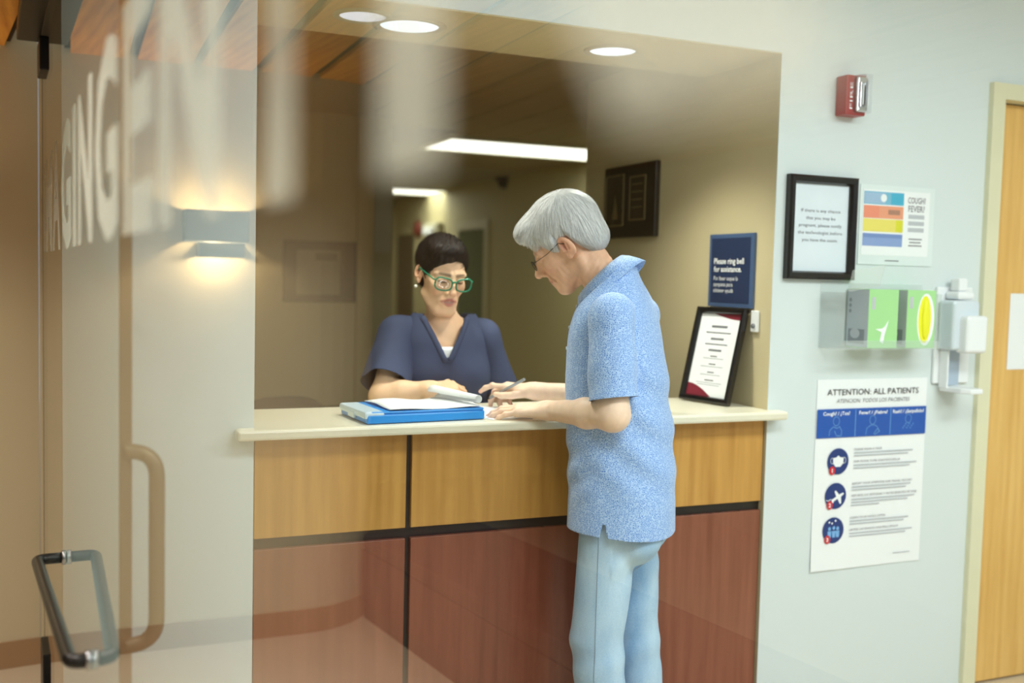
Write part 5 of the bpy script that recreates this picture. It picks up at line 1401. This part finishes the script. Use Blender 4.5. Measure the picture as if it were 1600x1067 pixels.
for S_, E_, fr_, rr_ in ((wRs, wRe, 0.80, (0.060, 0.078)), (wLs, wLe, 0.90, (0.058, 0.072))):
    ax_ = (E_ - S_) / np.linalg.norm(E_ - S_); Pc = S_ + (E_ - S_) * fr_
    def slf(Q, S_=S_, Pc=Pc, ax_=ax_, rr_=rr_):
        d = s_cap(Q, S_ + V3((0, 0, 0.0)), Pc + ax_ * 0.03, rr_[0], rr_[1])
        d = smin(d, s_cap(Q, V3((S_[0], S_[1] * 0.6, S_[2] + 0.012)), S_, 0.052, 0.056), 0.03)
        q = Q - S_.astype(np.float32)
        return d + 0.0042 * np.sin(q[:, 0] * 55 + q[:, 1] * 30 + q[:, 2] * 20) * np.clip((q @ _v(ax_)) / 0.15, 0, 1) + 0.003 * snoise(Q, 30, 18)
    lo_, hi_ = polyline_bbox([S_, Pc, V3((S_[0], S_[1] * 0.6, S_[2]))], 0.115)
    V, F = surface_nets(slf, lo_, hi_, 0.0042)
    V, F = cut(V, F, -((V - Pc) @ ax_))
    tp.append((WOM.w(V), F, np.ones((len(V), 3))))
V, F, _c = merge(tp)
navy_m = mat('navy_scrub_cotton', (54, 66, 98), 0.8, noise=0.10, scale=14, bump=0.15, bscale=500)
to = link('scrub_top', np_mesh('scrub_top', V, F), navy_m, wom)
md = to.modifiers.new('thickness', 'SOLIDIFY'); md.thickness = 0.0024; md.offset = -1
# neckband along the V
def surf(y, z, fn=tunic, off=0.0015): return on_surface((0.3, y, z), fn, off, (0.0, y, z))
band_in, band_out = [], []
for s_ in (1, -1):
    seq = np.linspace(0, 1, 12) if s_ == 1 else np.linspace(1, 0, 12)
    for t in seq:
        z = 1.190 + 0.138 * t; y = vy + s_ * 0.072 * (z - 1.192) / 0.150
        band_in.append(surf(y, z)); band_out.append(surf(y + s_ * 0.016, z - 0.006))
order = list(range(11, -1, -1)) + list(range(23, 11, -1))
order = [11 - i for i in range(12)] + [12 + 11 - i for i in range(12)]
bi = band_in[:12][::-1] + band_in[12:][::-1]; bo_ = band_out[:12][::-1] + band_out[12:][::-1]
loft('neckband', [[WOM.w(p)[0] for p in bi], [WOM.w(p)[0] for p in bo_]], navy_m, wom, closed=False, thick=0.003)
# white undershirt at the point of the V
us = []
for z in np.linspace(1.185, 1.232, 5):
    hwid = max(0.004, 0.072 * (z - 1.178) / 0.150)
    us.append([WOM.w(surf(vy + hwid * k, z, wcore, 0.004) * np.array([1, 1, 1]) + V3((0.012, 0, 0)))[0] for k in (-1.15, -.5, 0, .5, 1.15)])
loft('undershirt', us, M['white'], wom, closed=False, thick=0.002)
# white cuff at the right sleeve
axr = (wRw - wRe) / np.linalg.norm(wRw - wRe)
# trousers and shoes, hidden behind the desk
def wleg(Q):
    d = s_ell(Q, (-0.075, 0, 0.80), (0.115, 0.165, 0.14))
    for s_ in (1, -1): d = smin(d, smin(s_cap(Q, (-0.08, s_ * 0.08, 0.78), (-0.09, s_ * 0.085, 0.44), 0.085, 0.066), s_cap(Q, (-0.09, s_ * 0.085, 0.44), (-0.11, s_ * 0.09, 0.06), 0.066, 0.062), 0.03), 0.02)
    return d
V, F = surface_nets(wleg, (-0.23, -0.22, 0.02), (0.10, 0.22, 0.95), 0.009)
V, F = cut(V, F, V[:, 2] - 0.05)
link('trousers', np_mesh('trousers', WOM.w(V), F), navy_m, wom)
for s_ in (1, -1):
    def wshoe(Q, s_=s_):
        d = s_cap(Q, (-0.13, s_ * 0.09, 0.045), (0.03, s_ * 0.09, 0.032), 0.040, 0.034)
        return np.maximum(d, 0.003 - Q[:, 2])
    V, F = surface_nets(wshoe, (-0.19, s_ * 0.09 - 0.06, -0.01), (0.09, s_ * 0.09 + 0.06, 0.11), 0.006)
    link('shoe', np_mesh('shoe', WOM.w(V), F), M['whiteplastic'], wom)
# hair
WLX = [-0.14, -0.085, -0.055, -0.036, -0.028, 0.006, 0.014, 0.030, 0.046, 0.062, 0.080, 0.10, 0.14]
WLZ = [-0.080, -0.080, -0.070, -0.030, 0.014, 0.016, -0.030, -0.018, 0.020, 0.046, 0.064, 0.070, 0.074]
def wom_hair(Q):
    d = s_ell(Q, (-0.020, 0, 0.046), (0.108, 0.088, 0.092))
    d = smin(d, s_ell(Q, (0.042, -0.018, 0.096), (0.054, 0.062, 0.034)), 0.03)
    return smin(d, s_ell(Q, (-0.066, 0, -0.030), (0.044, 0.060, 0.050)), 0.03)
def wom_hair_cut(Q):
    d = wom_hair(Q)
    sweep = -0.016 * np.clip(-Q[:, 1] / 0.06, -0.4, 1) * (Q[:, 0] > 0.03)
    zl = np.interp(Q[:, 0], WLX, WLZ) + sweep + 0.004 * snoise(Q, 170, 4)
    return smax(d + 0.0025 * snoise(Q, 110, 23) + 0.0012 * np.sin(Q[:, 1] * 300 + Q[:, 0] * 90), zl - Q[:, 2], 0.006)
V, F = surface_nets(wom_hair_cut, (-0.145, -0.11, -0.105), (0.13, 0.11, 0.16), 0.003)
sh0 = 0.25 + 0.25 * snoise(V.astype(np.float32), 120, 9)
ok = (V[:, 2] > np.interp(V[:, 0], WLX, WLZ) + 0.016) & (wom_hair(V.astype(np.float32)) > -0.004)
def wcomb(p):
    v = p - V3((-0.05, 0.03, 0.135)); v = v / (np.linalg.norm(v, axis=1)[:, None] + 1e-6)
    return v + np.array([0.2, -0.5, 0]) * np.clip(p[:, 2] / 0.08, 0, 1)[:, None] + np.array([0, 0, -0.5]) * (np.abs(p[:, 1]) > 0.06)[:, None]
V2, F2, sh2 = ribbon_hair(V[ok], wcomb, wom_hair, 2600, 6, 0.040, 0.006, 0.0009, 0.12, seed=8)
Vh, Fh, Ch = merge([(V, F, hair_tint(np.clip(sh0, 0, 1))), (V2, F2, hair_tint(sh2 * 0.7))])
link('hair', np_mesh('hair', WH.w(Vh), Fh, Ch), mat_hair('dark_hair', (16, 13, 13), (52, 42, 38), 0.6), wom)
# earrings
pearl = mat('pearl', (244, 240, 230), 0.15)
for s_ in (1, -1):
    bm = bmesh.new(); bmesh.ops.create_uvsphere(bm, u_segments=14, v_segments=10, radius=0.0055)
    bm.transform(Matrix.Translation(tuple(WH.w(V3((-0.004, s_ * 0.087, -0.052)))[0]))); finish('earring', bm, pearl, wom, True)
# green glasses
wg = thing('eyeglasses', 'green plastic eyeglasses worn by the receptionist', 'eyeglasses', tuple(WH.w(V3((0.11, 0, 0)))[0]))
glasses(wg, WH, mat('green_acetate', (24, 128, 96), 0.15), 0.119, 0.0375, 0.0300, 0.0215, 0.0027, 0.0024, slope=0.30, cz=-0.007, ear=(0.086, 0.016))
# ------------------------------------------------------------------ office furniture behind her
cz_ = thing('credenza', 'low dark cabinet along the dim office wall', 'cabinet', (1.0, 5.25, 0))
dkc = mat('dark_laminate', (52, 46, 38), 0.5)
box('top', (0.45, 5.02, 0.70), (1.60, 5.495, 0.735), dkc, cz_, bevel=0.003)
box('body', (0.47, 5.05, 0.002), (1.58, 5.49, 0.699), dkc, cz_)
for k in range(3): box('door', (0.485 + 0.365 * k, 5.03, 0.05), (0.835 + 0.365 * k, 5.0495, 0.68), dkc, cz_, bevel=0.003)
oc = thing('office_chair', 'black office chair back showing just above the counter', 'chair', (0.80, 3.95, 0))
ccx, ccy = 0.80, 3.95
fab = mat('black_chair_fabric', (22, 22, 24), 0.8)
box('seat', (ccx - 0.23, ccy - 0.24, 0.44), (ccx + 0.23, ccy + 0.22, 0.52), fab, oc, bevel=0.03, seg=3)
prism('backrest', [(0.21 * math.copysign(abs(math.cos(t)) ** 0.6, math.cos(t)), 0.25 * math.copysign(abs(math.sin(t)) ** 0.8, math.sin(t))) for t in np.linspace(0, 2 * math.pi, 32, endpoint=False)], -0.03, 0.03, fab, oc, m=frame_m((ccx, ccy + 0.25, 0.70), (1, 0, 0), (0, 0.12, 1)), bevel=0.01)
tube('back_post', [(ccx, ccy + 0.1, 0.43), (ccx, ccy + 0.27, 0.45), (ccx, ccy + 0.285, 0.62)], 0.018, M['darkmetal'], oc)
tube('gas_lift', [(ccx, ccy, 0.10), (ccx, ccy, 0.44)], 0.025, M['darkmetal'], oc)
for k in range(5):
    a = 2 * math.pi * k / 5
    tube('base_leg', [(ccx, ccy, 0.10), (ccx + 0.28 * math.cos(a), ccy + 0.28 * math.sin(a), 0.065)], [0.022, 0.015], M['darkmetal'], oc)
    lathe('caster', [(0.0001, 0.0), (0.022, 0.004), (0.026, 0.028), (0.022, 0.05), (0.0001, 0.052)], M['black'], oc, 12, Matrix.Translation((ccx + 0.28 * math.cos(a), ccy + 0.28 * math.sin(a), 0.0005)))
